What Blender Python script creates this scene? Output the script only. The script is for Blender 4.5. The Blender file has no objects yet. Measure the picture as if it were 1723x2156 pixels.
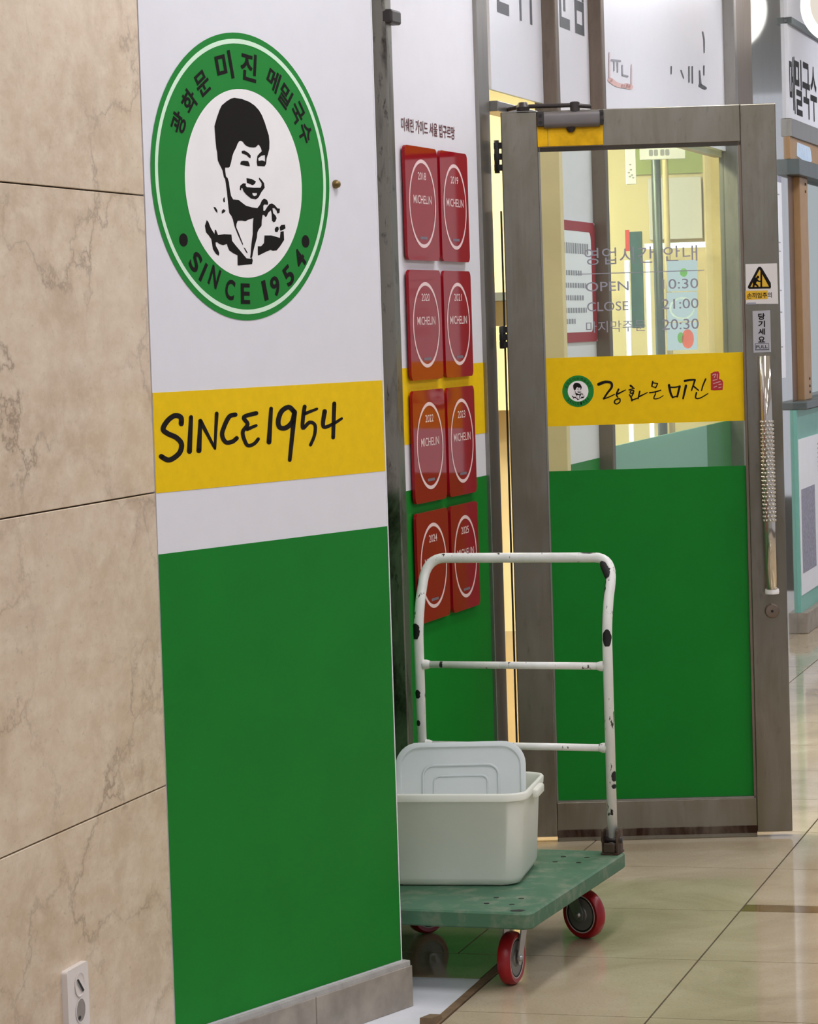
import bpy, bmesh, math, random
from mathutils import Vector, Matrix

random.seed(7)
SC = bpy.context.scene
COL = SC.collection

# ------------------------------------------------------------------ camera
W, H, FPX = 1723.0, 2156.0, 6253.0
CAM_H = 1.5
PITCH, ROLL = math.radians(3.525), math.radians(-1.812)
fwd = Vector((0, math.cos(PITCH), -math.sin(PITCH)))
rgt = Vector((1, 0, 0))
upv = rgt.cross(fwd)
r2 = rgt * math.cos(ROLL) + upv * math.sin(ROLL)
u2 = -rgt * math.sin(ROLL) + upv * math.cos(ROLL)
cd = bpy.data.cameras.new('camera')
cam = bpy.data.objects.new('camera', cd)
COL.objects.link(cam)
M = Matrix.Identity(4)
for i in range(3):
    M[i][0], M[i][1], M[i][2] = r2[i], u2[i], -fwd[i]
M[2][3] = CAM_H
cam.matrix_world = M
cd.sensor_fit = 'VERTICAL'
cd.sensor_height = 24.0
cd.lens = FPX / H * 24.0
cd.clip_start = 0.05
cd.clip_end = 200
SC.camera = cam

# ------------------------------------------------------------------ world, exposure
wd = bpy.data.worlds.new('mall_ambient')
SC.world = wd
wd.use_nodes = True
bg = wd.node_tree.nodes['Background']
bg.inputs[0].default_value = (0.85, 0.87, 0.97, 1)
bg.inputs[1].default_value = 0.56
SC.view_settings.view_transform = 'Standard'
SC.view_settings.look = 'None'
SC.view_settings.exposure = 0.0
SC.view_settings.gamma = 1.0
SC.view_settings.use_curve_mapping = False
CEIL_LIGHT = 21.0      # unseen corridor ceiling panels that light the scene
ROOM_LIGHT = 58.0     # unseen panels that brighten the restaurant


def srgb(*c):
    out = []
    for v in c:
        v /= 255.0
        out.append(v / 12.92 if v <= 0.04045 else ((v + 0.055) / 1.055) ** 2.4)
    return tuple(out) + (1.0,)


# ------------------------------------------------------------------ materials
MATS = {}


def new_mat(name):
    m = bpy.data.materials.new(name)
    m.use_nodes = True
    nt = m.node_tree
    nt.nodes.clear()
    out = nt.nodes.new('ShaderNodeOutputMaterial')
    MATS[name] = m
    return m, nt, out


def N(nt, t, **kw):
    n = nt.nodes.new(t)
    for k, v in kw.items():
        if k.startswith('i_'):
            key = k[2:]
            key = int(key) if key.isdigit() else key.replace('_', ' ')
            n.inputs[key].default_value = v
        else:
            setattr(n, k, v)
    return n


def ramp(nt, fac, stops):
    r = nt.nodes.new('ShaderNodeValToRGB')
    e = r.color_ramp.elements
    e[0].position, e[0].color = stops[0]
    e[1].position, e[1].color = stops[-1]
    for p, c in stops[1:-1]:
        x = e.new(p)
        x.color = c
    nt.links.new(fac, r.inputs[0])
    return r.outputs[0]


def mixc(nt, fac, a, b):
    m = nt.nodes.new('ShaderNodeMix')
    m.data_type = 'RGBA'
    for sock, v in ((m.inputs[0], fac), (m.inputs[6], a), (m.inputs[7], b)):
        if hasattr(v, 'links'):
            nt.links.new(v, sock)
        else:
            sock.default_value = v
    return m.outputs[2]


def coords(nt, scale=(1, 1, 1)):
    tc = nt.nodes.new('ShaderNodeTexCoord')
    mp = nt.nodes.new('ShaderNodeMapping')
    mp.inputs['Scale'].default_value = scale
    nt.links.new(tc.outputs['Object'], mp.inputs[0])
    return mp.outputs[0]


def noise(nt, vec, scale, detail=4, rough=0.55, dist=0.0):
    n = N(nt, 'ShaderNodeTexNoise')
    n.inputs['Scale'].default_value = scale
    n.inputs['Detail'].default_value = detail
    n.inputs['Roughness'].default_value = rough
    n.inputs['Distortion'].default_value = dist
    nt.links.new(vec, n.inputs['Vector'])
    return n.outputs[0]


def plain(name, col, rough=0.5, metal=0.0, var=0.06, vscale=14, spec=0.5, bump=0.0, coat=0.0):
    """principled surface with a slight colour mottling"""
    m, nt, out = new_mat(name)
    b = N(nt, 'ShaderNodeBsdfPrincipled')
    b.inputs['Roughness'].default_value = rough
    b.inputs['Metallic'].default_value = metal
    b.inputs['Specular IOR Level'].default_value = spec
    b.inputs['Coat Weight'].default_value = coat
    c = srgb(*col)
    v = coords(nt)
    f = noise(nt, v, vscale)
    lo = tuple(x * (1 - var) for x in c[:3]) + (1,)
    hi = tuple(min(1, x * (1 + var)) for x in c[:3]) + (1,)
    nt.links.new(ramp(nt, f, [(0.3, lo), (0.7, hi)]), b.inputs['Base Color'])
    if bump:
        bp = N(nt, 'ShaderNodeBump')
        bp.inputs['Strength'].default_value = bump
        bp.inputs['Distance'].default_value = 0.002
        nt.links.new(noise(nt, v, vscale * 8), bp.inputs['Height'])
        nt.links.new(bp.outputs[0], b.inputs['Normal'])
    nt.links.new(b.outputs[0], out.inputs[0])
    return m


def emit(name, col, strength):
    m, nt, out = new_mat(name)
    e = N(nt, 'ShaderNodeEmission')
    e.inputs[0].default_value = srgb(*col)
    e.inputs[1].default_value = strength
    nt.links.new(e.outputs[0], out.inputs[0])
    return m


def steel(name, col, rough=0.32, streak=(30, 30, 1.5), dirt=0.35, dirtcol=(60, 50, 40), thr=(0.5, 0.8), speck=0.5):
    """brushed stainless steel with streaks and grime"""
    m, nt, out = new_mat(name)
    b = N(nt, 'ShaderNodeBsdfPrincipled')
    b.inputs['Metallic'].default_value = 0.85
    c = srgb(*col)
    v = coords(nt, streak)
    f = noise(nt, v, 1.6, 5, 0.6)
    base = ramp(nt, f, [(0.25, tuple(x * 0.95 for x in c[:3]) + (1,)), (0.75, tuple(min(1, x * 1.04) for x in c[:3]) + (1,))])
    v2 = coords(nt, (5, 5, 1.6))
    d = noise(nt, v2, 1.5, 7, 0.62, 0.6)
    fac = ramp(nt, d, [(thr[0], (0, 0, 0, 1)), (thr[1], (dirt, dirt, dirt, 1))])
    st = noise(nt, coords(nt, (40, 40, 14)), 1.3, 6, 0.7, 0.3)
    sfac = ramp(nt, st, [(0.57, (0, 0, 0, 1)), (0.72, (dirt * speck,) * 3 + (1,))])
    blot = mixc(nt, fac, base, srgb(*dirtcol))
    nt.links.new(mixc(nt, sfac, blot, srgb(*[v * 0.55 for v in dirtcol])), b.inputs['Base Color'])
    rr = ramp(nt, f, [(0.2, (rough * 0.93,) * 3 + (1,)), (0.8, (rough * 1.1,) * 3 + (1,))])
    nt.links.new(rr, b.inputs['Roughness'])
    nt.links.new(b.outputs[0], out.inputs[0])
    return m


def thin_glass(name, tint=(245, 250, 246), gloss=0.08, rough=0.01):
    m, nt, out = new_mat(name)
    t = N(nt, 'ShaderNodeBsdfTransparent')
    t.inputs[0].default_value = srgb(*tint)
    g = N(nt, 'ShaderNodeBsdfGlossy')
    g.inputs['Roughness'].default_value = rough
    # reflectance of a pane by angle (both faces of the pane carry half of it)
    fc_ = N(nt, 'ShaderNodeLayerWeight')
    fc_.inputs[0].default_value = 0.5
    pw = N(nt, 'ShaderNodeMath', operation='POWER')
    nt.links.new(fc_.outputs['Facing'], pw.inputs[0])
    pw.inputs[1].default_value = 5.0
    lw = N(nt, 'ShaderNodeMath', operation='MULTIPLY_ADD')
    nt.links.new(pw.outputs[0], lw.inputs[0])
    lw.inputs[1].default_value = 0.4
    lw.inputs[2].default_value = 0.02
    mx = N(nt, 'ShaderNodeMixShader')
    nt.links.new(lw.outputs[0], mx.inputs[0])
    nt.links.new(t.outputs[0], mx.inputs[1])
    nt.links.new(g.outputs[0], mx.inputs[2])
    nt.links.new(mx.outputs[0], out.inputs[0])
    return m


def film(name, col, through=0.25, rough=0.3):
    """translucent coloured window film"""
    m, nt, out = new_mat(name)
    b = N(nt, 'ShaderNodeBsdfPrincipled')
    b.inputs['Base Color'].default_value = srgb(*col)
    b.inputs['Roughness'].default_value = rough
    t = N(nt, 'ShaderNodeBsdfTranslucent')
    t.inputs[0].default_value = srgb(*col)
    mx = N(nt, 'ShaderNodeMixShader')
    mx.inputs[0].default_value = through
    nt.links.new(b.outputs[0], mx.inputs[1])
    nt.links.new(t.outputs[0], mx.inputs[2])
    nt.links.new(mx.outputs[0], out.inputs[0])
    return m


def marble(name):
    m, nt, out = new_mat(name)
    b = N(nt, 'ShaderNodeBsdfPrincipled')
    b.inputs['Roughness'].default_value = 0.32
    v = coords(nt, (0.55, 1.0, 1.0))
    big = noise(nt, v, 2.2, 6, 0.6, 0.3)
    base = ramp(nt, big, [(0.25, srgb(188, 162, 132)), (0.5, srgb(207, 183, 153)), (0.78, srgb(218, 198, 172))])
    vs = coords(nt, (0.4, 1.0, 0.7))
    mot = noise(nt, vs, 30, 6, 0.7)
    mfac = ramp(nt, mot, [(0.38, (0, 0, 0, 1)), (0.68, (0.8,) * 3 + (1,))])
    c1 = mixc(nt, mfac, base, srgb(228, 211, 188))
    dk = noise(nt, coords(nt, (0.5, 1.0, 0.55)), 11, 6, 0.72, 0.5)
    c1 = mixc(nt, ramp(nt, dk, [(0.5, (0, 0, 0, 1)), (0.7, (0.5,) * 3 + (1,))]), c1, srgb(182, 156, 126))
    sp = noise(nt, v, 90, 3, 0.6)
    sfac = ramp(nt, sp, [(0.6, (0, 0, 0, 1)), (0.78, (0.55,) * 3 + (1,))])
    c1 = mixc(nt, sfac, c1, srgb(165, 140, 115))
    # crack-like veins: edges of a warped voronoi field, stretched upright, broken up by noise
    tc = coords(nt, (0.5, 1.0, 0.62))
    wn = N(nt, 'ShaderNodeTexNoise')
    wn.inputs['Scale'].default_value = 5.0
    wn.inputs['Detail'].default_value = 6.0
    wn.inputs['Roughness'].default_value = 0.65
    nt.links.new(tc, wn.inputs['Vector'])
    vm = N(nt, 'ShaderNodeVectorMath', operation='MULTIPLY_ADD')
    nt.links.new(wn.outputs[1], vm.inputs[0])
    vm.inputs[1].default_value = (0.3, 0.3, 0.3)
    nt.links.new(tc, vm.inputs[2])
    vo = N(nt, 'ShaderNodeTexVoronoi', feature='DISTANCE_TO_EDGE')
    vo.inputs['Scale'].default_value = 5.0
    nt.links.new(vm.outputs[0], vo.inputs['Vector'])
    vein = ramp(nt, vo.outputs[0], [(0.0, (1, 1, 1, 1)), (0.018, (0.35,) * 3 + (1,)), (0.05, (0, 0, 0, 1))])
    brk = ramp(nt, noise(nt, tc, 4.5, 3), [(0.42, (0, 0, 0, 1)), (0.62, (0.8,) * 3 + (1,))])
    mul = N(nt, 'ShaderNodeMath', operation='MULTIPLY')
    nt.links.new(vein, mul.inputs[0])
    nt.links.new(brk, mul.inputs[1])
    c2 = mixc(nt, mul.outputs[0], c1, srgb(140, 114, 88))
    nt.links.new(c2, b.inputs['Base Color'])
    nt.links.new(b.outputs[0], out.inputs[0])
    return m


def floor_stone(name, cols, rough=0.06, specks=0.4):
    m, nt, out = new_mat(name)
    b = N(nt, 'ShaderNodeBsdfPrincipled')
    b.inputs['Specular IOR Level'].default_value = 0.6
    tc = nt.nodes.new('ShaderNodeTexCoord')
    geo = nt.nodes.new('ShaderNodeNewGeometry')
    mp = nt.nodes.new('ShaderNodeMapping')
    mp.inputs['Scale'].default_value = (1, 1, 1)
    nt.links.new(geo.outputs['Position'], mp.inputs[0])
    v = mp.outputs[0]
    n1 = noise(nt, v, 2.4, 6, 0.62, 0.8)
    base = ramp(nt, n1, [(0.28, srgb(*cols[0])), (0.5, srgb(*cols[1])), (0.75, srgb(*cols[2]))])
    n2 = noise(nt, v, 160, 3, 0.7)
    fac = ramp(nt, n2, [(0.52, (0, 0, 0, 1)), (0.75, (specks,) * 3 + (1,))])
    c = mixc(nt, fac, base, srgb(cols[0][0] - 40, cols[0][1] - 40, cols[0][2] - 40))
    nt.links.new(c, b.inputs['Base Color'])
    n3 = noise(nt, v, 5, 4, 0.6)
    nt.links.new(ramp(nt, n3, [(0.3, (rough * 0.7,) * 3 + (1,)), (0.75, (rough * 1.8,) * 3 + (1,))]), b.inputs['Roughness'])
    nt.links.new(b.outputs[0], out.inputs[0])
    return m


def chipped_paint(name, col, chipcol=(35, 26, 20), lo=0.63, hi=0.66, scale=(22, 22, 9), rough=0.35):
    m, nt, out = new_mat(name)
    b = N(nt, 'ShaderNodeBsdfPrincipled')
    b.inputs['Roughness'].default_value = rough
    v = coords(nt, scale)
    f = noise(nt, v, 2.2, 6, 0.6)
    fac = ramp(nt, f, [(lo, (0, 0, 0, 1)), (hi, (1, 1, 1, 1))])
    g = noise(nt, v, 1.1, 3)
    c = srgb(*col)
    base = ramp(nt, g, [(0.3, tuple(x * 0.86 for x in c[:3]) + (1,)), (0.7, c)])
    nt.links.new(mixc(nt, fac, base, srgb(*chipcol)), b.inputs['Base Color'])
    nt.links.new(b.outputs[0], out.inputs[0])
    return m


def translucent_plastic(name, col, through=0.35):
    m, nt, out = new_mat(name)
    b = N(nt, 'ShaderNodeBsdfPrincipled')
    v = coords(nt)
    c = srgb(*col)
    nt.links.new(ramp(nt, noise(nt, v, 9), [(0.3, tuple(x * 0.95 for x in c[:3]) + (1,)), (0.7, c)]), b.inputs['Base Color'])
    b.inputs['Roughness'].default_value = 0.38
    t = N(nt, 'ShaderNodeBsdfTranslucent')
    t.inputs[0].default_value = c
    mx = N(nt, 'ShaderNodeMixShader')
    mx.inputs[0].default_value = through
    nt.links.new(b.outputs[0], mx.inputs[1])
    nt.links.new(t.outputs[0], mx.inputs[2])
    nt.links.new(mx.outputs[0], out.inputs[0])
    return m


marble('marble')
plain('white_film', (228, 226, 232), 0.42, var=0.015)
plain('white_acrylic', (226, 226, 234), 0.3, var=0.01)
plain('yellow_film', (238, 196, 0), 0.5, var=0.04, vscale=40, spec=0.2)
plain('green_film', (8, 122, 34), 0.42, var=0.06, vscale=5, spec=0.22)
plain('emblem_green', (28, 130, 48), 0.45, var=0.04, spec=0.25)
plain('emblem_line', (214, 240, 214), 0.45, var=0.02)
plain('ink', (22, 16, 14), 0.5, var=0.05, spec=0.15)
plain('ink_grey', (74, 76, 82), 0.45, var=0.05)
plain('ink_pale', (150, 150, 160), 0.45, var=0.05)
plain('ink_maroon', (92, 28, 36), 0.5, var=0.05)
plain('seal_red', (172, 28, 30), 0.5, var=0.08)
plain('seal_pale', (214, 176, 172), 0.45, var=0.08)
plain('white_print', (240, 236, 236), 0.5, var=0.02)
plain('pink_print', (238, 206, 206), 0.4, var=0.02)
plain('plaque_red', (150, 12, 28), 0.07, var=0.03, spec=0.3)
plain('grey_print', (120, 104, 118), 0.5)
steel('steel', (150, 146, 140), 0.3)
steel('steel_door', (140, 134, 122), 0.24, (60, 60, 2.0), 0.6, (98, 86, 56), (0.38, 0.72))
steel('steel_dirty', (136, 132, 122), 0.36, (30, 30, 3), 0.9, (44, 36, 28), (0.5, 0.66), 1.0)
steel('steel_brown', (126, 112, 100), 0.42, dirt=0.4)
steel('steel_mirror', (214, 216, 214), 0.07, (8, 8, 0.6), 0.12)
steel('rust', (110, 96, 84), 0.6, (12, 12, 20), 0.95, (54, 30, 20), (0.4, 0.55))
steel('chrome', (205, 198, 188), 0.12, dirt=0.15)
steel('caster_metal', (176, 174, 172), 0.35, dirt=0.4)
plain('yellow_metal', (232, 176, 20), 0.3, metal=0.75, var=0.2, vscale=25)
plain('dark_brass', (120, 100, 60), 0.4, metal=0.7, var=0.1)
plain('dark_metal', (64, 58, 56), 0.45, metal=0.5, var=0.15)
plain('closer_grey', (112, 106, 104), 0.4, metal=0.4, var=0.06)
plain('black', (16, 14, 13), 0.6, var=0.2)
plain('gasket', (52, 44, 34), 0.7)
thin_glass('glass')
film('frost_teal', (150, 184, 180), 0.5)
film('frost_green', (70, 140, 84), 0.4)
plain('plaster', (232, 218, 178), 0.7, var=0.03, vscale=3)
plain('cream', (226, 206, 160), 0.6, var=0.03)
plain('tan_metal', (168, 132, 92), 0.45, metal=0.1, var=0.06)
plain('brown_metal', (112, 84, 64), 0.45, metal=0.2, var=0.1)
plain('inner_green', (166, 180, 112), 0.7, var=0.04)
plain('paper', (236, 238, 246), 0.6, var=0.015)
plain('paper_blue', (196, 216, 238), 0.55, var=0.1, vscale=30)
plain('teal_panel', (126, 188, 176), 0.4, var=0.04)
plain('rail_grey', (96, 104, 104), 0.4, metal=0.4, var=0.1)
plain('stone_base', (150, 140, 128), 0.5, var=0.22, vscale=16, bump=0.2)
plain('mortar', (168, 164, 158), 0.85, var=0.1, vscale=40, bump=0.5)
plain('white_stone', (232, 232, 238), 0.3, var=0.05, vscale=12)
plain('ceiling_white', (230, 230, 228), 0.8, var=0.01)
plain('joint', (70, 60, 48), 0.9, var=0.15, spec=0.1)
plain('wood', (120, 96, 70), 0.7, var=0.25, vscale=30)
plain('socket_white', (226, 216, 210), 0.4, var=0.02)
plain('socket_grey', (142, 132, 126), 0.5, var=0.12, vscale=60)
floor_stone('floor_tile', ((168, 150, 122), (190, 172, 144), (208, 192, 166)))
floor_stone('floor_brown', ((112, 90, 56), (128, 104, 68), (140, 116, 80)))
chipped_paint('white_paint', (240, 238, 232))
chipped_paint('deck_green', (70, 112, 84), (118, 128, 106), 0.48, 0.72, (9, 9, 9), 0.65)
translucent_plastic('tub_plastic', (246, 246, 236), 0.25)
translucent_plastic('lid_plastic', (236, 240, 240), 0.35)
plain('tyre_red', (150, 10, 24), 0.35, var=0.12, vscale=20)
plain('hub_grey', (128, 124, 118), 0.4, metal=0.3, var=0.1)
plain('hub_ring', (190, 170, 160), 0.5, var=0.1)
emit('ceiling_lamp', (248, 249, 255), CEIL_LIGHT)
emit('room_lamp', (255, 240, 205), ROOM_LIGHT)
emit('white_glow', (250, 252, 255), 3.2)
emit('lit_white', (255, 252, 246), 1.6)
emit('lit_face', (250, 240, 226), 0.85)
emit('lit_poster', (236, 244, 255), 1.0)
plain('banner_teal', (52, 92, 96), 0.6, var=0.25, vscale=12)
plain('banner_red', (220, 70, 60), 0.6)
plain('dish_red', (214, 96, 84), 0.5)
plain('dish_green', (96, 168, 80), 0.5)
plain('warning_yellow', (214, 168, 30), 0.5, var=0.05)
plain('sticker_white', (214, 208, 204), 0.5, var=0.02)
plain('sticker_grey', (172, 170, 174), 0.5, var=0.02)
plain('red_frame', (160, 44, 56), 0.5)
plain('newsprint', (150, 150, 168), 0.6, var=0.3, vscale=60)
plain('magenta', (214, 30, 80), 0.5)


# ------------------------------------------------------------------ frames (vertical planes of the place)
class Frame:
    """upright plane through (x, y) on the floor, running along compass angle az; local x along it, local -y out of it, z up"""

    def __init__(s, x, y, az):
        a = math.radians(az)
        s.o = Vector((x, y, 0))
        s.u = Vector((math.sin(a), math.cos(a), 0))
        s.n = Vector((math.cos(a), -math.sin(a), 0))
        s.rz = math.radians(90 - az)

    def px(s, x, y, off=0.0):
        """local (along, height) of the spot of this plane (moved out by off) seen at photo pixel x, y"""
        d = fwd * FPX + r2 * (x - W / 2) - u2 * (y - H / 2)
        c = Vector((0, 0, CAM_H))
        t = (s.o + s.n * off - c).dot(s.n) / d.dot(s.n)
        p = c + d * t
        return (p - s.o).dot(s.u), p.z

    def world(s, a, y, z):
        return s.o + s.u * a - s.n * y + Vector((0, 0, z))


HINGE = (0.263, 8.57)
F_MARBLE = Frame(-0.501, 5.866, 16.0)
F_PANEL = Frame(-0.034, 6.521, 35.4)
F_PLAQUE = Frame(HINGE[0], HINGE[1], 18.2)
F_FACADE = Frame(HINGE[0], HINGE[1], 16.0)
F_DOOR = Frame(0.783, 8.557, 92.3)
F_TROLLEY = Frame(0.243, 6.556, 20.0)
F_INNER = Frame(0.0, 14.6, 96.0)


# ------------------------------------------------------------------ object helpers
def link(o, parent=None):
    COL.objects.link(o)
    if parent is not None:
        o.parent = parent
    return o


def tag(o, label=None, cat=None, group=None, kind=None):
    if label:
        o['label'] = label
    if cat:
        o['category'] = cat
    if group:
        o['group'] = group
    if kind:
        o['kind'] = kind
    return o


def thing(name, loc=(0, 0, 0), rz=0.0, label=None, cat=None, group=None, kind=None):
    o = bpy.data.objects.new(name, None)
    o.empty_display_size = 0.05
    o.location = loc
    o.rotation_euler = (0, 0, rz)
    link(o)
    return tag(o, label, cat, group, kind)


def on(frame, name, label, cat, group=None, kind=None, at=(0, 0, 0)):
    return thing(name, frame.world(*at), frame.rz, label, cat, group, kind)


def mesh_obj(name, verts, faces, mat, parent=None, smooth=False):
    me = bpy.data.meshes.new(name)
    me.from_pydata([tuple(v) for v in verts], [], faces)
    me.update()
    if smooth:
        for p in me.polygons:
            p.use_smooth = True
    me.materials.append(MATS[mat])
    o = bpy.data.objects.new(name, me)
    return link(o, parent)


def bm_obj(name, bm, mat, parent=None, smooth=False, auto=None):
    bmesh.ops.recalc_face_normals(bm, faces=bm.faces)
    me = bpy.data.meshes.new(name)
    bm.to_mesh(me)
    bm.free()
    if smooth:
        for p in me.polygons:
            p.use_smooth = True
        if auto:
            me.set_sharp_from_angle(angle=math.radians(auto))
    me.materials.append(MATS[mat])
    o = bpy.data.objects.new(name, me)
    return link(o, parent)


def add_box(bm, x0, x1, y0, y1, z0, z1, bevel=0.0, seg=2):
    r = bmesh.ops.create_cube(bm, size=1.0)
    vs = r['verts']
    for v in vs:
        v.co = Vector((x0 + (v.co.x + 0.5) * (x1 - x0), y0 + (v.co.y + 0.5) * (y1 - y0), z0 + (v.co.z + 0.5) * (z1 - z0)))
    if bevel:
        es = {e for v in vs for e in v.link_edges}
        bmesh.ops.bevel(bm, geom=list(es), offset=bevel, segments=seg, affect='EDGES', profile=0.5)


def box(name, mat, parent, x0, x1, y0, y1, z0, z1, bevel=0.0):
    bm = bmesh.new()
    add_box(bm, x0, x1, y0, y1, z0, z1, bevel)
    return bm_obj(name, bm, mat, parent)


def rrect(x0, x1, z0, z1, r, seg=6):
    pts = []
    for cx, cz, a0 in ((x1 - r, z1 - r, 0), (x0 + r, z1 - r, 90), (x0 + r, z0 + r, 180), (x1 - r, z0 + r, 270)):
        for k in range(seg + 1):
            a = math.radians(a0 + 90 * k / seg)
            pts.append((cx + r * math.cos(a), cz + r * math.sin(a)))
    return pts


def circle(cx, cz, rx, rz=None, n=48):
    rz = rx if rz is None else rz
    return [(cx + rx * math.cos(2 * math.pi * k / n), cz + rz * math.sin(2 * math.pi * k / n)) for k in range(n)]


def fill2d(loops):
    """fill outlines (later loops may be holes) -> 2d verts, faces"""
    c = bpy.data.curves.new('tmp', 'CURVE')
    c.dimensions = '2D'
    c.fill_mode = 'BOTH'
    for lp in loops:
        sp = c.splines.new('POLY')
        sp.points.add(len(lp) - 1)
        for p, q in zip(sp.points, lp):
            p.co = (q[0], q[1], 0, 1)
        sp.use_cyclic_u = True
    o = bpy.data.objects.new('tmp', c)
    me = bpy.data.meshes.new_from_object(o)
    v = [(p.co.x, p.co.y) for p in me.vertices]
    f = [tuple(p.vertices) for p in me.polygons]
    bpy.data.objects.remove(o)
    bpy.data.curves.remove(c)
    bpy.data.meshes.remove(me)
    return v, f


def decal(name, mat, parent, shapes, y):
    """flat print: each shape is [outline, hole, hole...] in local (along, height), laid at local depth y"""
    V, Fc = [], []
    for sh in shapes:
        v, f = fill2d(sh)
        b = len(V)
        V += [(a, y, z) for a, z in v]
        Fc += [tuple(i + b for i in q) for q in f]
    return mesh_obj(name, V, Fc, mat, parent)


def slab(name, mat, parent, outline, y0, y1):
    """solid plate with the given outline between depths y0 (front) and y1 (back)"""
    bm = bmesh.new()
    a = [bm.verts.new((p[0], y0, p[1])) for p in outline]
    b = [bm.verts.new((p[0], y1, p[1])) for p in outline]
    bm.faces.new(a)
    bm.faces.new(list(reversed(b)))
    n = len(a)
    for i in range(n):
        bm.faces.new((a[i], b[i], b[(i + 1) % n], a[(i + 1) % n]))
    return bm_obj(name, bm, mat, parent)


def stroke(pts, w0, w1=None, n=7):
    """outline of a brush stroke along pts with round ends"""
    w1 = w0 if w1 is None else w1
    pts = [Vector(p) for p in pts]
    # smooth with catmull-rom
    q = []
    for i in range(len(pts) - 1):
        p0, p1, p2, p3 = pts[max(0, i - 1)], pts[i], pts[i + 1], pts[min(len(pts) - 1, i + 2)]
        m = 6 if len(pts) > 2 else 2
        for k in range(m):
            t = k / m
            q.append(0.5 * ((2 * p1) + (p2 - p0) * t + (2 * p0 - 5 * p1 + 4 * p2 - p3) * t * t + (3 * p1 - p0 - 3 * p2 + p3) * t ** 3))
    q.append(pts[-1])
    return q, w0, w1


def stroke_mesh(name, mat, parent, strokes, y, fmap=None, groups=None):
    """one object per group of strokes (groups = stroke counts per letter)"""
    i = 0
    o = None
    for g in (groups or [1] * len(strokes)):
        o = one_stroke_mesh(name, mat, parent, strokes[i:i + g], y, fmap)
        i += g
    return o


def one_stroke_mesh(name, mat, parent, strokes, y, fmap=None):
    """strokes: list of (points, width0, width1) ; fmap maps drawing coords to local (along, height)"""
    V, Fc = [], []
    for pts, w0, w1 in strokes:
        q, a, b = stroke(pts, w0, w1)
        L, R = [], []
        for i, p in enumerate(q):
            d = q[min(i + 1, len(q) - 1)] - q[max(i - 1, 0)]
            if d.length < 1e-9:
                d = Vector((1, 0))
            d.normalize()
            nn = Vector((-d.y, d.x))
            w = (a + (b - a) * i / (len(q) - 1)) / 2
            L.append(p + nn * w)
            R.append(p - nn * w)
        caps = []
        base = len(V)
        allp = L + R
        V += allp
        k = len(q)
        for i in range(k - 1):
            Fc.append((base + i, base + i + 1, base + k + i + 1, base + k + i))
        for p, w in ((q[0], a / 2), (q[-1], b / 2)):
            bb = len(V)
            V += [p + Vector((math.cos(t * math.pi / 5), math.sin(t * math.pi / 5))) * w for t in range(10)]
            Fc.append(tuple(range(bb, bb + 10)))
    out = []
    for p in V:
        s, z = fmap(p[0], p[1]) if fmap else (p[0], p[1])
        out.append((s, y, z))
    return mesh_obj(name, out, Fc, mat, parent)


_text_cache = {}


def text2d(body, bold=0.0):
    key = (body, bold)
    if key not in _text_cache:
        c = bpy.data.curves.new('tmp', 'FONT')
        c.body = body
        c.offset = bold
        c.resolution_u = 4
        o = bpy.data.objects.new('tmp', c)
        COL.objects.link(o)
        bpy.context.view_layer.update()
        me = bpy.data.meshes.new_from_object(o.evaluated_get(bpy.context.evaluated_depsgraph_get()))
        v = [(p.co.x, p.co.y) for p in me.vertices]
        f = [tuple(p.vertices) for p in me.polygons]
        bpy.data.objects.remove(o)
        bpy.data.curves.remove(c)
        bpy.data.meshes.remove(me)
        _text_cache[key] = (v, f)
    return _text_cache[key]


def text_geo(items, y):
    """items: (body, bold, x0, x1, z0, z1[, rot]) -> one flat mesh; the glyph box is fitted into the rectangle, rot about its centre"""
    V, Fc = [], []
    for it in items:
        body, bold, x0, x1, z0, z1 = it[:6]
        rot = it[6] if len(it) > 6 else 0.0
        v, f = text2d(body, bold)
        ax, bx = min(p[0] for p in v), max(p[0] for p in v)
        az, bz = min(p[1] for p in v), max(p[1] for p in v)
        cx, cz = (x0 + x1) / 2, (z0 + z1) / 2
        cr, sr = math.cos(rot), math.sin(rot)
        b = len(V)
        for p in v:
            lx = (p[0] - ax) / max(1e-6, bx - ax) * (x1 - x0) - (x1 - x0) / 2
            lz = (p[1] - az) / max(1e-6, bz - az) * (z1 - z0) - (z1 - z0) / 2
            V.append((cx + lx * cr - lz * sr, y, cz + lx * sr + lz * cr))
        Fc += [tuple(i + b for i in q) for q in f]
    return V, Fc


def text(name, mat, parent, items, y):
    o = None
    for it in items:
        V, Fc = text_geo([it], y)
        o = mesh_obj(name, V, Fc, mat, parent)
    return o


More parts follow.
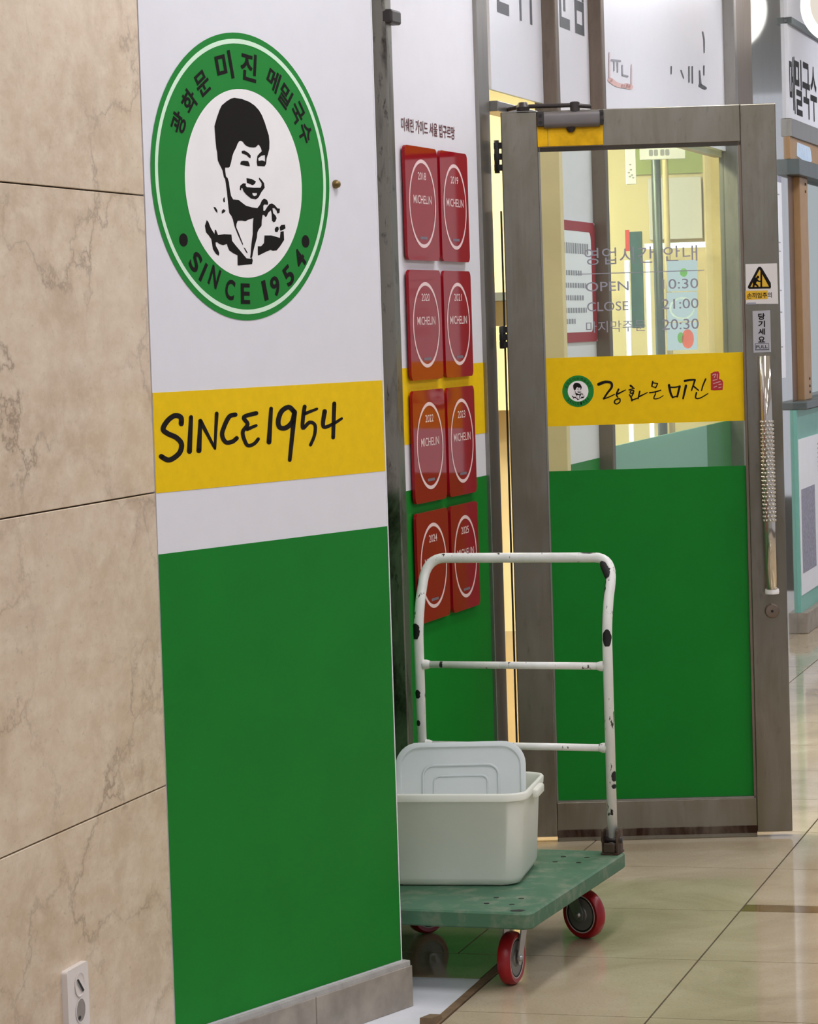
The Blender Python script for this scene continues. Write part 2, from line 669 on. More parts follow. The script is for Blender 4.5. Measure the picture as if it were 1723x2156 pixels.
def tube(name, mat, parent, pts, r, seg=12, closed=False):
    """round bar along a polyline"""
    pts = [Vector(p) for p in pts]
    n = len(pts)
    V, Fc = [], []
    prev = None
    for i, p in enumerate(pts):
        if closed:
            d = pts[(i + 1) % n] - pts[i - 1]
        else:
            d = pts[min(i + 1, n - 1)] - pts[max(i - 1, 0)]
        d.normalize()
        if prev is None:
            a = Vector((0, 0, 1)) if abs(d.z) < 0.9 else Vector((1, 0, 0))
            e1 = d.cross(a).normalized()
        else:
            e1 = (prev - d * prev.dot(d)).normalized()
        prev = e1
        e2 = d.cross(e1)
        for k in range(seg):
            t = 2 * math.pi * k / seg
            V.append(p + e1 * r * math.cos(t) + e2 * r * math.sin(t))
    m = n if closed else n - 1
    for i in range(m):
        j = (i + 1) % n
        for k in range(seg):
            k2 = (k + 1) % seg
            Fc.append((i * seg + k, i * seg + k2, j * seg + k2, j * seg + k))
    if not closed:
        Fc.append(tuple(reversed(range(seg))))
        Fc.append(tuple((n - 1) * seg + k for k in range(seg)))
    return mesh_obj(name, V, Fc, mat, parent, smooth=True)


def bezier_corner(a, c, b, k=6):
    a, c, b = Vector(a), Vector(c), Vector(b)
    return [a * (1 - t) ** 2 + c * 2 * t * (1 - t) + b * t * t for t in [i / k for i in range(k + 1)]]


def lathe(name, mat, parent, prof, axis='y', center=(0, 0, 0), seg=32, auto=40, cap=True):
    """turn a profile of (radius, along) about an axis"""
    V, Fc = [], []
    c = Vector(center)
    for r, h in prof:
        for k in range(seg):
            t = 2 * math.pi * k / seg
            if axis == 'y':
                p = Vector((r * math.cos(t), h, r * math.sin(t)))
            elif axis == 'z':
                p = Vector((r * math.cos(t), r * math.sin(t), h))
            else:
                p = Vector((h, r * math.cos(t), r * math.sin(t)))
            V.append(c + p)
    for i in range(len(prof) - 1):
        for k in range(seg):
            k2 = (k + 1) % seg
            Fc.append((i * seg + k, i * seg + k2, (i + 1) * seg + k2, (i + 1) * seg + k))
    if cap:
        Fc.append(tuple(range(seg)))
        Fc.append(tuple((len(prof) - 1) * seg + k for k in range(seg)))
    bm = bmesh.new()
    bv = [bm.verts.new(v) for v in V]
    for f in Fc:
        try:
            bm.faces.new([bv[i] for i in f])
        except ValueError:
            pass
    return bm_obj(name, bm, mat, parent, smooth=True, auto=auto)


# ================================================================== SETTING
# floor: polished tiles laid along the corridor (16 degrees), 0.585 m module
floor = tag(box('floor', 'joint', None, -6, 8, -4, 24, -0.06, -0.004), 'polished beige stone tile floor of the corridor', 'floor', kind='structure')
U16 = F_FACADE.u
N16 = F_FACADE.n
MOD = 0.585
V_JOINT = -1.279
R16 = Matrix.Rotation(F_FACADE.rz, 4, 'Z')


def floor_piece(name, mat, u0, u1, v0, v1, gap=0.0022, top=0.0):
    # corridor coordinates: u along, v across (towards the open side)
    bm = bmesh.new()
    add_box(bm, u0 + gap, u1 - gap, -v1 + gap, -v0 - gap, -0.012, top)
    o = bm_obj(name, bm, mat, floor)
    o.matrix_local = R16
    return o


tile_me = None
for iv in range(-2, 6):
    v0 = V_JOINT + iv * MOD
    for iu in range(-2, 19):
        u0 = 6.221 + (iu - 2) * MOD
        if iv < 0 and u0 < 6.6:
            if iv == -1 and u0 < 6.0:
                floor_piece('floor_tile', 'floor_tile', u0, u0 + MOD, -1.715, V_JOINT)
        elif iv == 0 and iu == 4:
            floor_piece('floor_border', 'floor_brown', u0, u0 + 0.085, v0, v0 + MOD)
            floor_piece('floor_tile', 'floor_tile', u0 + 0.085, u0 + MOD, v0, v0 + MOD)
        else:
            floor_piece('floor_tile', 'floor_tile', u0, u0 + MOD, v0, v0 + MOD)
floor_piece('white_threshold', 'white_stone', 4.9, 6.54, -2.6, -1.74, 0.0, 0.0)
floor_piece('wood_strip', 'wood', 4.9, 6.54, -1.738, -1.717, 0.0, 0.0015)
floor_piece('wood_strip', 'wood', 6.54, 6.803, -1.738, -1.717, 0.0, 0.0015)
floor_piece('alcove_tile', 'floor_tile', 6.54, 6.803, -2.6, -1.74)
floor_piece('floor_tile', 'floor_tile', 6.221, 6.806, -1.715, V_JOINT)

# unseen ceiling with rows of light panels that light the corridor
ceil = thing('ceiling', (0, 0, 3.3), F_FACADE.rz, 'white corridor ceiling above the shop fronts', 'ceiling', kind='structure')
box('ceiling_board', 'ceiling_white', ceil, -6, 24, -5, 3.0, 0, 0.1)
for iu in range(-1, 7):
    for v in (-1.2, 0.9):
        cx, cy = iu * 2.4 + 0.8, -v
        bm = bmesh.new()
        for a in ((-0.63, 0.63, -0.18, -0.15), (-0.63, 0.63, 0.15, 0.18), (-0.63, -0.6, -0.15, 0.15), (0.6, 0.63, -0.15, 0.15)):
            add_box(bm, cx + a[0], cx + a[1], cy + a[2], cy + a[3], -0.04, 0)
        lf = bm_obj('ceiling_light', bm, 'ceiling_white', ceil)
        box('diffuser', 'ceiling_lamp', lf, cx - 0.6, cx + 0.6, cy - 0.15, cy + 0.15, -0.03, -0.012)

# marble wall
wm = on(F_MARBLE, 'wall_left', 'cream marble slab wall with brown veins', 'wall', kind='structure')
box('wall_core', 'joint', wm, -4.0, -0.004, 0.016, 0.25, 0, 3.3)
JZ = [0.0, 0.025, 0.609, 1.193, 1.778, 2.362, 2.947, 3.3]
for k in range(len(JZ) - 1):
    for (s0, s1) in ((-1.35, 0.0), (-2.7, -1.35), (-4.0, -2.7)):
        bm = bmesh.new()
        dy = random.uniform(-0.0008, 0.0008)
        add_box(bm, s0 + 0.001, s1 - 0.0005, dy, 0.018, JZ[k] + 0.0014, JZ[k + 1] - 0.0014, 0.0012, 1)
        bm_obj('marble_slab', bm, 'marble', wm)

# painted partition panel
F = F_PANEL
pan = on(F, 'sign_panel', 'tall white wall panel with yellow band, green base and round portrait emblem', 'sign panel')
box('panel_board', 'white_film', pan, -0.803, -0.026, 0.0, 0.035, 0.1, 3.3)
box('edge_strip', 'white_film', pan, -0.026, -0.0225, -0.001, 0.036, 0.1, 3.3)
slab('yellow_band', 'yellow_film', pan, [(-0.803, 1.1915), (-0.0275, 1.1915), (-0.0275, 1.39), (-0.803, 1.39)], -0.0008, 0.0)
slab('green_band', 'green_film', pan, [(-0.803, 0.108), (-0.0265, 0.108), (-0.0265, 1.07), (-0.803, 1.07)], -0.0008, 0.0)
box('corner_post', 'steel_dirty', pan, -0.07, -0.024, 0.036, 0.075, 0.0, 3.3)
# screw head beside the emblem
sx, sz = F.px(705, 388)
lathe('screw', 'dark_brass', pan, [(0.009, 0.0), (0.0095, -0.004), (0.007, -0.011), (0.002, -0.014)], 'y', (sx, 0, sz), 16)

# emblem on the panel
ES, EZ, ER = -0.491, 1.8215, 0.2935


def crop1(x, y):
    return F.px(290 + x / 3.2674, 40 + y / 3.2674)


emb = decal('emblem', 'emblem_green', pan, [[circle(ES, EZ, ER, n=96)]], -0.0010)
decal('white_ring', 'emblem_line', emb, [[circle(ES, EZ, ER * 0.957, n=96), circle(ES, EZ, ER * 0.925, n=96)]], -0.0014)
ic = (crop1(308, 1120)[0] + crop1(1137, 1120)[0]) / 2, (crop1(722, 483)[1] + crop1(722, 1780)[1]) / 2
ir = (crop1(722, 483)[1] - crop1(722, 1780)[1]) / 2
decal('white_disc', 'white_print', emb, [[circle(ic[0], ic[1], ir, n=80)]], -0.0014)
# ring lettering
glyphs = [('광', 278, 715, .045), ('화', 352, 565, .046), ('문', 442, 443, .047), ('미', 592, 325, .058), ('진', 760, 330, .058),
          ('메', 930, 420, .045), ('밀', 1012, 530, .045), ('국', 1095, 645, .045), ('수', 1150, 785, .045)]
items = []
for g, x, y, sz_ in glyphs:
    s, z = crop1(x, y)
    ang = math.atan2(z - EZ, s - ES) - math.pi / 2
    items.append((g, 0.026, s - sz_ * 0.46, s + sz_ * 0.46, z - sz_ / 2, z + sz_ / 2, ang))
for g, x, y in (('S', 395, 1672), ('I', 448, 1742), ('N', 525, 1775), ('C', 632, 1862), ('E', 738, 1890), ('1', 872, 1868), ('9', 945, 1838), ('5', 1035, 1765), ('4', 1112, 1652)):
    s, z = crop1(x, y)
    ang = math.atan2(z - EZ, s - ES) + math.pi / 2
    w = {'I': .0085, '1': .0135}.get(g, .030)
    items.append((g, 0.012 if g == '1' else 0.028, s - w / 2, s + w / 2, z - .021, z + .021, ang))
text('ring_letter', 'ink', emb, items, -0.0016)
for x, y in ((312, 1520), (1152, 1530)):
    s, z = crop1(x, y)
    decal('ring_dot', 'ink', emb, [[circle(s, z, 0.0132, n=24)]], -0.0016)

# portrait, traced outlines in a 1135 x 2156 drawing
PA = [(410,90),(500,105),(590,140),(655,185),(705,240),(740,300),(775,390),(800,470),(822,540),(830,620),(828,700),(812,765),(797,810),(790,880),(772,910),(685,905),(677,860),(685,785),(710,755),(738,730),(728,690),(710,660),(695,650),(668,680),(640,685),(590,680),(560,670),(535,650),(510,615),(490,605),(468,610),(448,640),(430,690),(405,735),(385,790),(372,860),(355,915),(345,925),(300,925),(300,960),(310,1030),(330,1050),(345,1100),(355,1180),(370,1260),(395,1305),(460,1310),(510,1350),(550,1380),(620,1400),(685,1408),(715,1370),(740,1315),(765,1295),(800,1310),(815,1345),(810,1370),(770,1365),(757,1380),(757,1440),(775,1440),(800,1400),(830,1360),(860,1352),(895,1375),(925,1412),(955,1415),(950,1465),(925,1475),(915,1440),(890,1410),(865,1410),(875,1470),(905,1500),(915,1530),(900,1570),(880,1580),(860,1560),(855,1470),(845,1435),(815,1465),(795,1510),(780,1515),(765,1490),(748,1490),(738,1560),(735,1620),(700,1665),(685,1700),(680,1760),(655,1850),(635,1930),(622,2003),(598,2003),(605,1950),(615,1830),(630,1720),(632,1600),(638,1528),(575,1548),(545,1565),(500,1558),(450,1560),(435,1600),(432,1635),(460,1700),(515,1840),(508,1850),(445,1710),(410,1620),(395,1550),(375,1500),(350,1470),(335,1350),(320,1200),(300,1060),(285,1040),(270,960),(235,890),(212,840),(205,740),(195,700),(185,600),(172,430),(200,330),(235,230),(260,180),(320,130),(370,100)]
PAH = [(695,815),(730,785),(775,775),(778,855),(765,845),(740,838),(700,845)]
PB = [(80,1550),(100,1575),(130,1650),(172,1718),(178,1665),(190,1668),(215,1730),(290,1720),(375,1725),(383,1800),(430,1860),(490,1930),(555,2008),(600,2015),(622,2004),(630,2035),(622,2078),(460,2095),(450,2090),(448,1972),(400,1950),(350,1915),(330,1870),(322,1837),(275,1852),(235,1840),(203,1815),(185,1820),(190,1860),(215,1905),(230,1945),(225,1980),(190,1955),(155,1900),(145,1840),(135,1780),(100,1730),(72,1700),(58,1620)]
PC = [(770,1735),(850,1735),(900,1748),(955,1765),(962,1690),(1000,1685),(1005,1790),(960,1860),(915,1915),(870,1918),(840,1908),(790,1930),(700,1975),(690,1970),(690,1865),(730,1865),(765,1825)]
PD = [[(895,1690),(893,1655),(910,1632),(935,1632),(942,1660),(925,1695)],
      [(950,1640),(970,1610),(1015,1605),(1022,1650),(1000,1665),(960,1680)],
      [(280,1290),(293,1275),(297,1335),(285,1340),(275,1315)],
      [(160,1395),(185,1400),(207,1435),(207,1468),(180,1438)],
      [(260,1440),(280,1420),(305,1440),(290,1460),(260,1475)],
      [(520,1878),(540,1890),(570,1945),(553,1940)],
      [(497,725),(530,720),(580,750),(605,780),(603,815),(585,805),(555,775),(500,755)],
      [(480,880),(490,850),(520,842),(575,848),(590,880),(595,910),(550,905),(485,890)],
      [(555,1050),(620,1062),(668,1090),(655,1120),(628,1135),(560,1105)]]
PM = [(475,1190),(480,1140),(515,1112),(548,1115),(545,1140),(560,1158),(640,1165),(722,1165),(735,1140),(735,1110),(705,1065),(705,1042),(735,1070),(765,1110),(773,1165),(735,1215),(700,1280),(670,1305),(610,1295),(555,1250),(520,1210),(505,1170),(495,1170),(488,1198)]
PMH = [(625,1228),(680,1228),(678,1255),(650,1265),(630,1255)]


def portrait_shapes(fm):
    return [[[fm(*p) for p in lp] for lp in sh] for sh in [[PA, PAH], [PB], [PC], [PM, PMH]] + [[d] for d in PD]]


def crop2(x, y):
    return F_PANEL.px(420 + x / 5.675, 190 + y / 5.675)


decal('portrait_print', 'ink', emb, portrait_shapes(crop2), -0.0018)

# brush lettering SINCE1954 on the yellow band
since = [([(235,372),(232,328),(190,315),(140,350),(108,408),(140,440),(200,468),(236,512),(225,570),(180,612),(140,624),(95,600)], 36, 36),
         ([(303,325),(292,565)], 28, 36), ([(358,560),(368,352)], 36, 26), ([(368,352),(420,450),(470,545)], 30, 18), ([(470,540),(482,300)], 18, 26),
         ([(612,308),(570,322),(535,390),(520,450),(545,500),(590,497),(622,472)], 32, 30),
         ([(758,298),(672,325),(698,375),(664,430),(682,500),(705,525),(745,510),(772,478)], 30, 24), ([(695,410),(758,384)], 26, 20),
         ([(862,265),(847,500)], 26, 34),
         ([(1020,285),(985,256),(935,285),(912,350),(922,396),(965,400),(1008,360),(1026,295)], 34, 34), ([(1026,290),(1010,450),(992,625)], 34, 26),
         ([(1096,252),(1085,330),(1084,402),(1130,362),(1168,382),(1165,450),(1137,520)], 28, 22), ([(1095,302),(1182,268)], 24, 18),
         ([(1236,285),(1226,390),(1285,378),(1355,335)], 32, 18), ([(1303,230),(1295,468)], 28, 26)]


def crop3(x, y):
    return F_PANEL.px(310 + x / 3.3135, 780 + y / 3.3135)


stroke_mesh('brush_letter', 'ink', pan, since, -0.0013, crop3, [1, 1, 3, 1, 2, 1, 2, 2, 2])

# stone skirting in front of the panel
bb = on(F, 'baseboard_left', 'brown grey stone skirting below the painted panel', 'skirting', kind='structure')
jx = F.px(657, 2110)[0]
box('skirting_stone', 'stone_base', bb, jx + 0.0012, 0.0, -0.012, 0.04, 0.0, 0.092, 0.002)
box('skirting_stone', 'stone_base', bb, -0.83, jx - 0.0012, -0.012, 0.04, 0.0, 0.092, 0.002)
box('mortar_line', 'mortar', bb, -0.83, -0.004, -0.01, 0.03, 0.09, 0.104, 0.002)

# ------------------------------------------------------------------ alcove wall with the plaques
F = F_PLAQUE
wa = on(F, 'wall_alcove', 'white, yellow and green wall carrying the red award plaques', 'wall', kind='structure')
box('wall_sheet', 'white_film', wa, -0.887, -0.125, 0.0, 0.02, 0, 3.3)
slab('yellow_band', 'yellow_film', wa, [(-0.886, 1.198), (-0.127, 1.198), (-0.127, 1.398), (-0.886, 1.398)], -0.0008, 0.0)
slab('green_band', 'green_film', wa, [(-0.886, 0.0), (-0.127, 0.0), (-0.127, 1.077), (-0.886, 1.077)], -0.0008, 0.0)
box('wall_sheet', 'white_film', wa, -2.3, -0.945, 0.03, 0.05, 0, 3.3)  # unseen stretch behind the panel, added to block stray ambient light
slab('green_band', 'green_film', wa, [(-2.3, 0.0), (-0.945, 0.0), (-0.945, 1.077), (-2.3, 1.077)], 0.0292, 0.03)
box('steel_post', 'steel_dirty', wa, -0.945, -0.9, -0.012, 0.06, 0, 3.3, 0.003)
box('post_rim', 'steel', wa, -0.9, -0.885, -0.008, 0.04, 0, 3.3, 0.001)
box('hinge_post', 'steel', wa, -0.1, -0.002, -0.006, 0.05, 0, 3.3, 0.003)
box('post_rim', 'steel', wa, -0.127, -0.1, -0.012, 0.03, 0, 3.3, 0.002)
# clamp at the top of the near post
sx, sz = F.px(815, 38)
box('post_clamp', 'dark_metal', wa, sx - 0.05, sx + 0.03, -0.03, 0.0, sz - 0.018, sz + 0.018, 0.006)
# wall lettering
a0, z0 = F.px(846, 257)
a1, z1 = F.px(957, 276)
text('wall_lettering', 'ink_maroon', wa, [('미쉐린 가이드 서울 빕구르망', 0.012, -0.806, -0.334, 2.017, 2.053)], -0.0012)

# eight red plaques
PLQ = {}
ys = ['2018', '2019', '2020', '2021', '2022', '2023', '2024', '2025']
rows = ['top row', 'second row', 'third row', 'lowest row']
rz_ = [(1.680, 1.980), (1.364, 1.655), (1.039, 1.337), (0.722, 1.014)]
for i, yr in enumerate(ys):
    r, c = divmod(i, 2)
    s0, s1 = ((-0.826, -0.548), (-0.523, -0.268))[c]
    z0, z1 = rz_[r]
    cx, cz = (s0 + s1) / 2, (z0 + z1) / 2
    other = 'next to the steel post' if c == 0 else 'on the door side'
    t = on(F, 'award_plaque', f'glossy red {yr + " " if i not in (0, 2) else ""}award plaque with white ring, {rows[r]} {other}', 'plaque', 'red award plaques', at=(cx, -0.006, z0))
    hw, hh = (s1 - s0) / 2, (z1 - z0)
    slab('plate', 'plaque_red', t, rrect(-hw, hw, 0, hh, 0.018), -0.008, 0.0)
    zc = hh * 0.5
    rr = hh * 0.39
    decal('ring_print', 'pink_print', t, [[circle(0, zc, hw * .83, rr, 64), circle(0, zc, hw * .83 - 0.0075, rr - 0.0095, 64)]], -0.0086)
    text('plaque_word', 'pink_print', t, [(yr, 0.006, -0.035, 0.035, zc + 0.063, zc + 0.083), ('MICHELIN', 0.006, -0.078, 0.078, zc - 0.0, zc + 0.022)], -0.0086)
    decal('maker_mark', 'grey_print', t, [[rrect(-0.03, 0.032, zc - 0.094, zc - 0.087, 0.003)]], -0.0086)
    for dx in (-hw + 0.03, hw - 0.03):
        lathe('spacer', 'steel', t, [(0.006, 0.0), (0.006, 0.0052)], 'y', (dx, 0, hh - 0.03), 10)

# ------------------------------------------------------------------ shop front beyond the doorway
F = F_FACADE
ff = on(F, 'wall_back', 'shop front of steel posts and white panels behind the open door', 'shop front', kind='structure')
# jamb, mullions
box('door_jamb', 'steel_brown', ff, 0.705, 0.752, -0.043, 0.03, 2.1, 3.3, 0.003)
box('door_jamb', 'cream', ff, 0.705, 0.752, -0.043, 0.03, 0, 2.1, 0.003)
box('steel_mullion', 'steel_brown', ff, 1.372, 1.42, -0.046, 0.03, 0, 3.3, 0.003)
box('steel_mullion', 'steel', ff, 3.985, 4.04, -0.05, 0.03, 0, 3.3, 0.003)
box('brown_cover', 'steel_brown', ff, 4.04, 4.69, -0.006, 0.03, 0, 3.3, 0.002)
box('polished_cladding', 'steel_mirror', ff, 4.69, 5.66, -0.004, 0.03, 0, 3.3, 0.001)
box('door_header', 'steel', ff, 0.0, 0.705, -0.03, 0.03, 2.115, 2.145, 0.002)
box('white_panel', 'white_film', ff, 0.752, 1.372, 0.0, 0.02, 0, 2.2)
slab('green_band', 'green_film', ff, [(0.753, 0.0), (1.371, 0.0), (1.371, 1.052), (0.753, 1.052)], -0.0008, 0.0)
box('threshold', 'rust', ff, -0.02, 0.76, -0.05, 0.06, 0.0, 0.012, 0.003)

# transom sign over doorway and narrow panel
t = on(F, 'transom_sign', 'white transom sign with grey Korean lettering right above the doorway', 'sign', 'white transom signs', at=(0.0, 0, 0))
box('sign_board', 'white_acrylic', t, 0.05, 0.703, 0.0, 0.012, 2.182, 3.3)
text('sign_letter', 'ink_grey', t, [('메', 0.02, -0.07, 0.095, 2.412, 2.70), ('밀', 0.02, 0.118, 0.285, 2.412, 2.70), ('국', 0.02, 0.305, 0.46, 2.412, 2.70), ('수', 0.02, 0.475, 0.655, 2.412, 2.70)][1:], -0.001)
box('transom_glass', 'glass', ff, 0.0, 0.703, 0.004, 0.008, 2.145, 2.19)
t = on(F, 'transom_sign', 'narrow white transom sign panel between two dark mullions', 'sign', 'white transom signs', at=(0.75, 0, 0))
box('sign_board', 'white_acrylic', t, 0.004, 0.62, -0.002, 0.012, 2.2, 3.3)
text('sign_letter', 'ink_grey', t, [('문', 0.02, 0.175, 0.36, 2.44, 2.72), ('점', 0.02, 0.385, 0.555, 2.44, 2.72)], -0.003)
# red-bordered notice on the narrow panel
t = on(F, 'wall_notice', 'white notice with red border on the narrow panel seen through the door', 'notice', at=(0.765, -0.002, 1.44))
box('notice_sheet', 'paper', t, 0.0, 0.6, -0.003, 0.0, 0, 0.39)
decal('red_border', 'red_frame', t, [[rrect(0, 0.6, 0, 0.39, 0.02), rrect(0.06, 0.54, 0.032, 0.358, 0.03)]], -0.0036)
bm = []
for k, (w_, z_) in enumerate(((0.42, 0.285), (0.3, 0.215), (0.36, 0.175), (0.32, 0.135), (0.36, 0.095), (0.2, 0.06))):
    h_ = 0.034 if k == 0 else 0.016
    x_ = 0.1
    while x_ < 0.1 + w_ - 0.02:
        d_ = random.uniform(0.016, 0.03)
        bm.append([[(x_, z_), (x_ + d_, z_), (x_ + d_, z_ + h_), (x_, z_ + h_)]])
        x_ += d_ + 0.012
tag(decal('notice_print', 'ink_pale', t, bm, -0.0036), kind='stuff')

# main window with big sign above
wn1 = on(F, 'window_1', 'tall restaurant window with frosted lower pane behind the door', 'window', kind='structure')
box('window_pane', 'glass', wn1, 1.42, 3.985, 0.008, 0.014, 1.078, 2.2)
box('frosted_pane', 'frost_teal', wn1, 1.42, 3.42, 0.006, 0.014, 0.0, 1.078)
box('frosted_pane', 'frost_green', wn1, 3.42, 3.985, 0.006, 0.014, 0.0, 1.078)
box('window_rail', 'cream', wn1, 1.42, 3.985, 0.016, 0.05, 2.17, 2.2, 0.002)
t = on(F, 'window_sign', 'wide white sign with red seal and brush strokes over the restaurant window', 'sign', at=(0, 0, 0))
box('sign_board', 'white_acrylic', t, 1.42, 3.985, -0.002, 0.012, 2.195, 3.3)


def fpx(x, y):
    return F_FACADE.px(x, y, 0.003)


def c6(x, y):
    return fpx(1280 + x / 3.889, y / 3.889)


stroke_mesh('seal_print', 'seal_pale', t, [([(12,430),(14,640)], 7, 12), ([(20,655),(70,690),(122,705)], 40, 34), ([(148,702),(186,712)], 44, 44), ([(194,530),(194,690)], 7, 10)], -0.004, c6)
stroke_mesh('seal_strokes', 'ink_pale', t, [([(30,492),(100,500)], 18, 16), ([(52,510),(52,580)], 10, 8), ([(80,515),(80,592)], 10, 8), ([(118,535),(120,615)], 10, 10), ([(120,615),(162,625)], 14, 14)], -0.004, c6)
stroke_mesh('sign_strokes', 'ink_grey', t, [([(778,262),(790,330),(790,430)], 10, 8), ([(788,540),(788,615)], 10, 8), ([(752,580),(760,690)], 10, 16), ([(758,700),(798,722)], 30, 26), ([(692,545),(694,680)], 9, 9), ([(666,545),(666,672)], 9, 9), ([(600,575),(622,640)], 8, 7), ([(520,545),(520,605)], 9, 7)], -0.004, c6)

# white sheet taped on polished cladding
a0, z0 = F.px(1634, 790)
a1, z1 = F.px(1652, 375)
t = on(F, 'wall_poster', 'tall white paper poster on the polished steel cladding', 'poster', at=(0, -0.004, 1.22))
box('poster_sheet', 'paper', t, 4.95, 5.45, -0.002, 0.0, 0, 0.93)
decal('poster_header', 'newsprint', t, [[[(4.95, .90), (5.45, .90), (5.45, .93), (4.95, .93)]]], -0.0026)
decal('poster_print', 'ink_pale', t, [[[(5.06, z), (5.38, z), (5.38, z + .006), (5.06, z + .006)]] for z in (.84, .62, .58, .4, .3, .14)], -0.0026)['kind'] = 'stuff'

# counter front with sliding window
cf = on(F, 'wall_counter', 'teal counter front below the sliding window', 'counter front', kind='structure')
box('counter_panel', 'teal_panel', cf, 5.66, 9.0, -0.02, 0.1, 0.1, 1.06)
box('counter_base', 'stone_base', cf, 5.66, 9.0, -0.05, 0.1, 0.0, 0.1, 0.004)
box('counter_sill', 'rail_grey', cf, 5.66, 9.0, -0.07, 0.15, 1.06, 1.1, 0.006)
box('upper_band', 'steel', cf, 5.66, 9.0, -0.03, 0.05, 2.345, 2.43, 0.003)
box('tan_band', 'tan_metal', cf, 5.66, 9.0, -0.02, 0.05, 2.24, 2.345, 0.002)
box('top_rail', 'rail_grey', cf, 5.66, 9.0, -0.06, 0.06, 2.165, 2.24, 0.004)
wn2 = on(F, 'window_2', 'sliding counter window with tan frame', 'window', kind='structure')
box('window_stile', 'brown_metal', wn2, 5.66, 5.86, 0.0, 0.05, 1.1, 2.165, 0.003)
box('window_stile', 'tan_metal', wn2, 5.87, 6.12, -0.03, 0.03, 1.1, 2.165, 0.003)
box('window_pane', 'glass', wn2, 6.12, 9.0, -0.005, 0.0, 1.1, 2.165)
for z in (1.135, 1.165, 1.2, 2.1, 2.135):
    lathe('rivet', 'black', wn2, [(0.008, 0.0), (0.006, -0.004)], 'y', (6.04, -0.03, z), 10)
t = on(F, 'blue_sticker', 'torn pale blue sticker on the tan band above the sliding window', 'sticker', at=(5.85, -0.0205, 2.262))
slab('sticker_sheet', 'paper_blue', t, [(0.0, 0.0), (0.2, -0.012), (0.46, -0.008), (0.5, 0.0), (0.46, 0.05), (0.44, 0.062), (0.02, 0.066)], -0.002, 0)
t = on(F, 'news_poster', 'white newspaper poster with photo on the teal counter front', 'poster', at=(5.68, -0.0205, 0.18))
box('poster_sheet', 'paper', t, 0.0, 1.4, -0.002, 0, 0, 0.74)
prints = []
for z in [0.05 + 0.022 * k for k in range(30)]:
    prints.append([[(0.62, z), (1.34, z), (1.34, z + 0.008), (0.62, z + 0.008)]])
tag(decal('poster_print', 'ink_pale', t, prints, -0.0026), kind='stuff')
decal('poster_photo', 'newsprint', t, [[[(0.05, 0.1), (0.5, 0.1), (0.5, 0.5), (0.05, 0.5)]]], -0.0026)
t = on(F, 'counter_sign', 'white sign with dark Korean noodle lettering above the counter', 'sign', at=(5.66, -0.02, 2.43))
box('sign_board', 'white_acrylic', t, 0.0, 3.3, 0.0, 0.03, 0, 0.87)
q = [fpx(1658, 130), fpx(1672, 135), fpx(1690, 140), fpx(1708, 150)]
text('sign_letter', 'ink', t, [('메', 0.015, 0.02, 0.19, 0.03, 0.30), ('밀', 0.015, 0.2, 0.42, 0.03, 0.30), ('국', 0.015, 0.44, 0.68, 0.03, 0.30), ('수', 0.015, 0.70, 0.92, 0.03, 0.30)], -0.0012)
box('sign_cap', 'rail_grey', t, 0.0, 3.3, -0.02, 0.03, 0.44, 0.47)

# round projecting sign
rs = thing('round_sign', (2.085, 13.95, 2.945), math.radians(4), 'round white lit sign with red mark projecting from the shop front', 'sign')
lathe('sign_rim', 'lit_white', rs, [(0.180, 0.05), (0.180, -0.05), (0.155, -0.055), (0.155, 0.05), (0.18, 0.05)], 'y', (0, 0, 0), 48, cap=False)
lathe('sign_face', 'lit_face', rs, [(0.155, -0.03), (0.155, -0.053), (0.01, -0.054)], 'y', (0, 0, 0), 48)
decal('sign_mark', 'magenta', rs, [[[(-0.06, 0.02), (-0.02, -0.02), (0.03, 0.0), (0.06, 0.07), (0.0, 0.1), (-0.05, 0.08)]]], -0.056)
tube('sign_bracket', 'dark_metal', rs, [(-0.3, 0.0, 0.12), (-0.12, 0.0, 0.12)], 0.012)

# ------------------------------------------------------------------ restaurant interior seen through the glass
inner = thing('wall_interior', (0, 0, 0), F_INNER.rz, 'cream and beige restaurant interior walls', 'wall', kind='structure')
inner.location = F_INNER.o
box('back_wall', 'plaster', inner, -3.5, 1.75, 0.0, 0.1, 0, 3.0)
box('green_stripe', 'inner_green', inner, F_INNER.px(1334, 350)[0], F_INNER.px(1482, 350)[0], -0.012, 0.0, F_INNER.px(1410, 366)[1], 2.7)
box('tan_column', 'cream', inner, F_INNER.px(1484, 500, .05)[0], F_INNER.px(1524, 500, .05)[0], -0.1, 0.0, 0, 3.0, 0.01)
box('cream_column', 'cream', inner, 0.93, 1.0, -1.6, -1.5, 0, 3.0, 0.01)
box('side_wall', 'cream', inner, -3.6, -3.5, -6.0, 0.1, 0, 3.0)
rc = on(F_FACADE, 'ceiling_room', 'white ceiling and floor of the restaurant behind the shop front', 'ceiling', kind='structure')
box('ceiling_board', 'ceiling_white', rc, -0.6, 6.4, 0.06, 4.2, 2.9, 2.95)
box('room_floor', 'floor_brown', rc, -0.6, 6.4, 0.06, 4.2, -0.003, 0.001)
for x_, y_ in ((1.0, 0.9), (2.8, 0.7), (4.4, 1.2), (0.9, 2.4), (2.8, 2.4)):  # unseen panels, placed to brighten the part behind the window
    lh = box('room_light', 'ceiling_white', rc, x_ - 0.63, x_ + 0.63, y_ - 0.18, y_ + 0.18, 2.88, 2.9)
    box('diffuser', 'room_lamp', lh, x_ - 0.6, x_ + 0.6, y_ - 0.15, y_ + 0.15, 2.86, 2.88)


def ipx(x, y, off):
    return F_INNER.px(x, y, off)


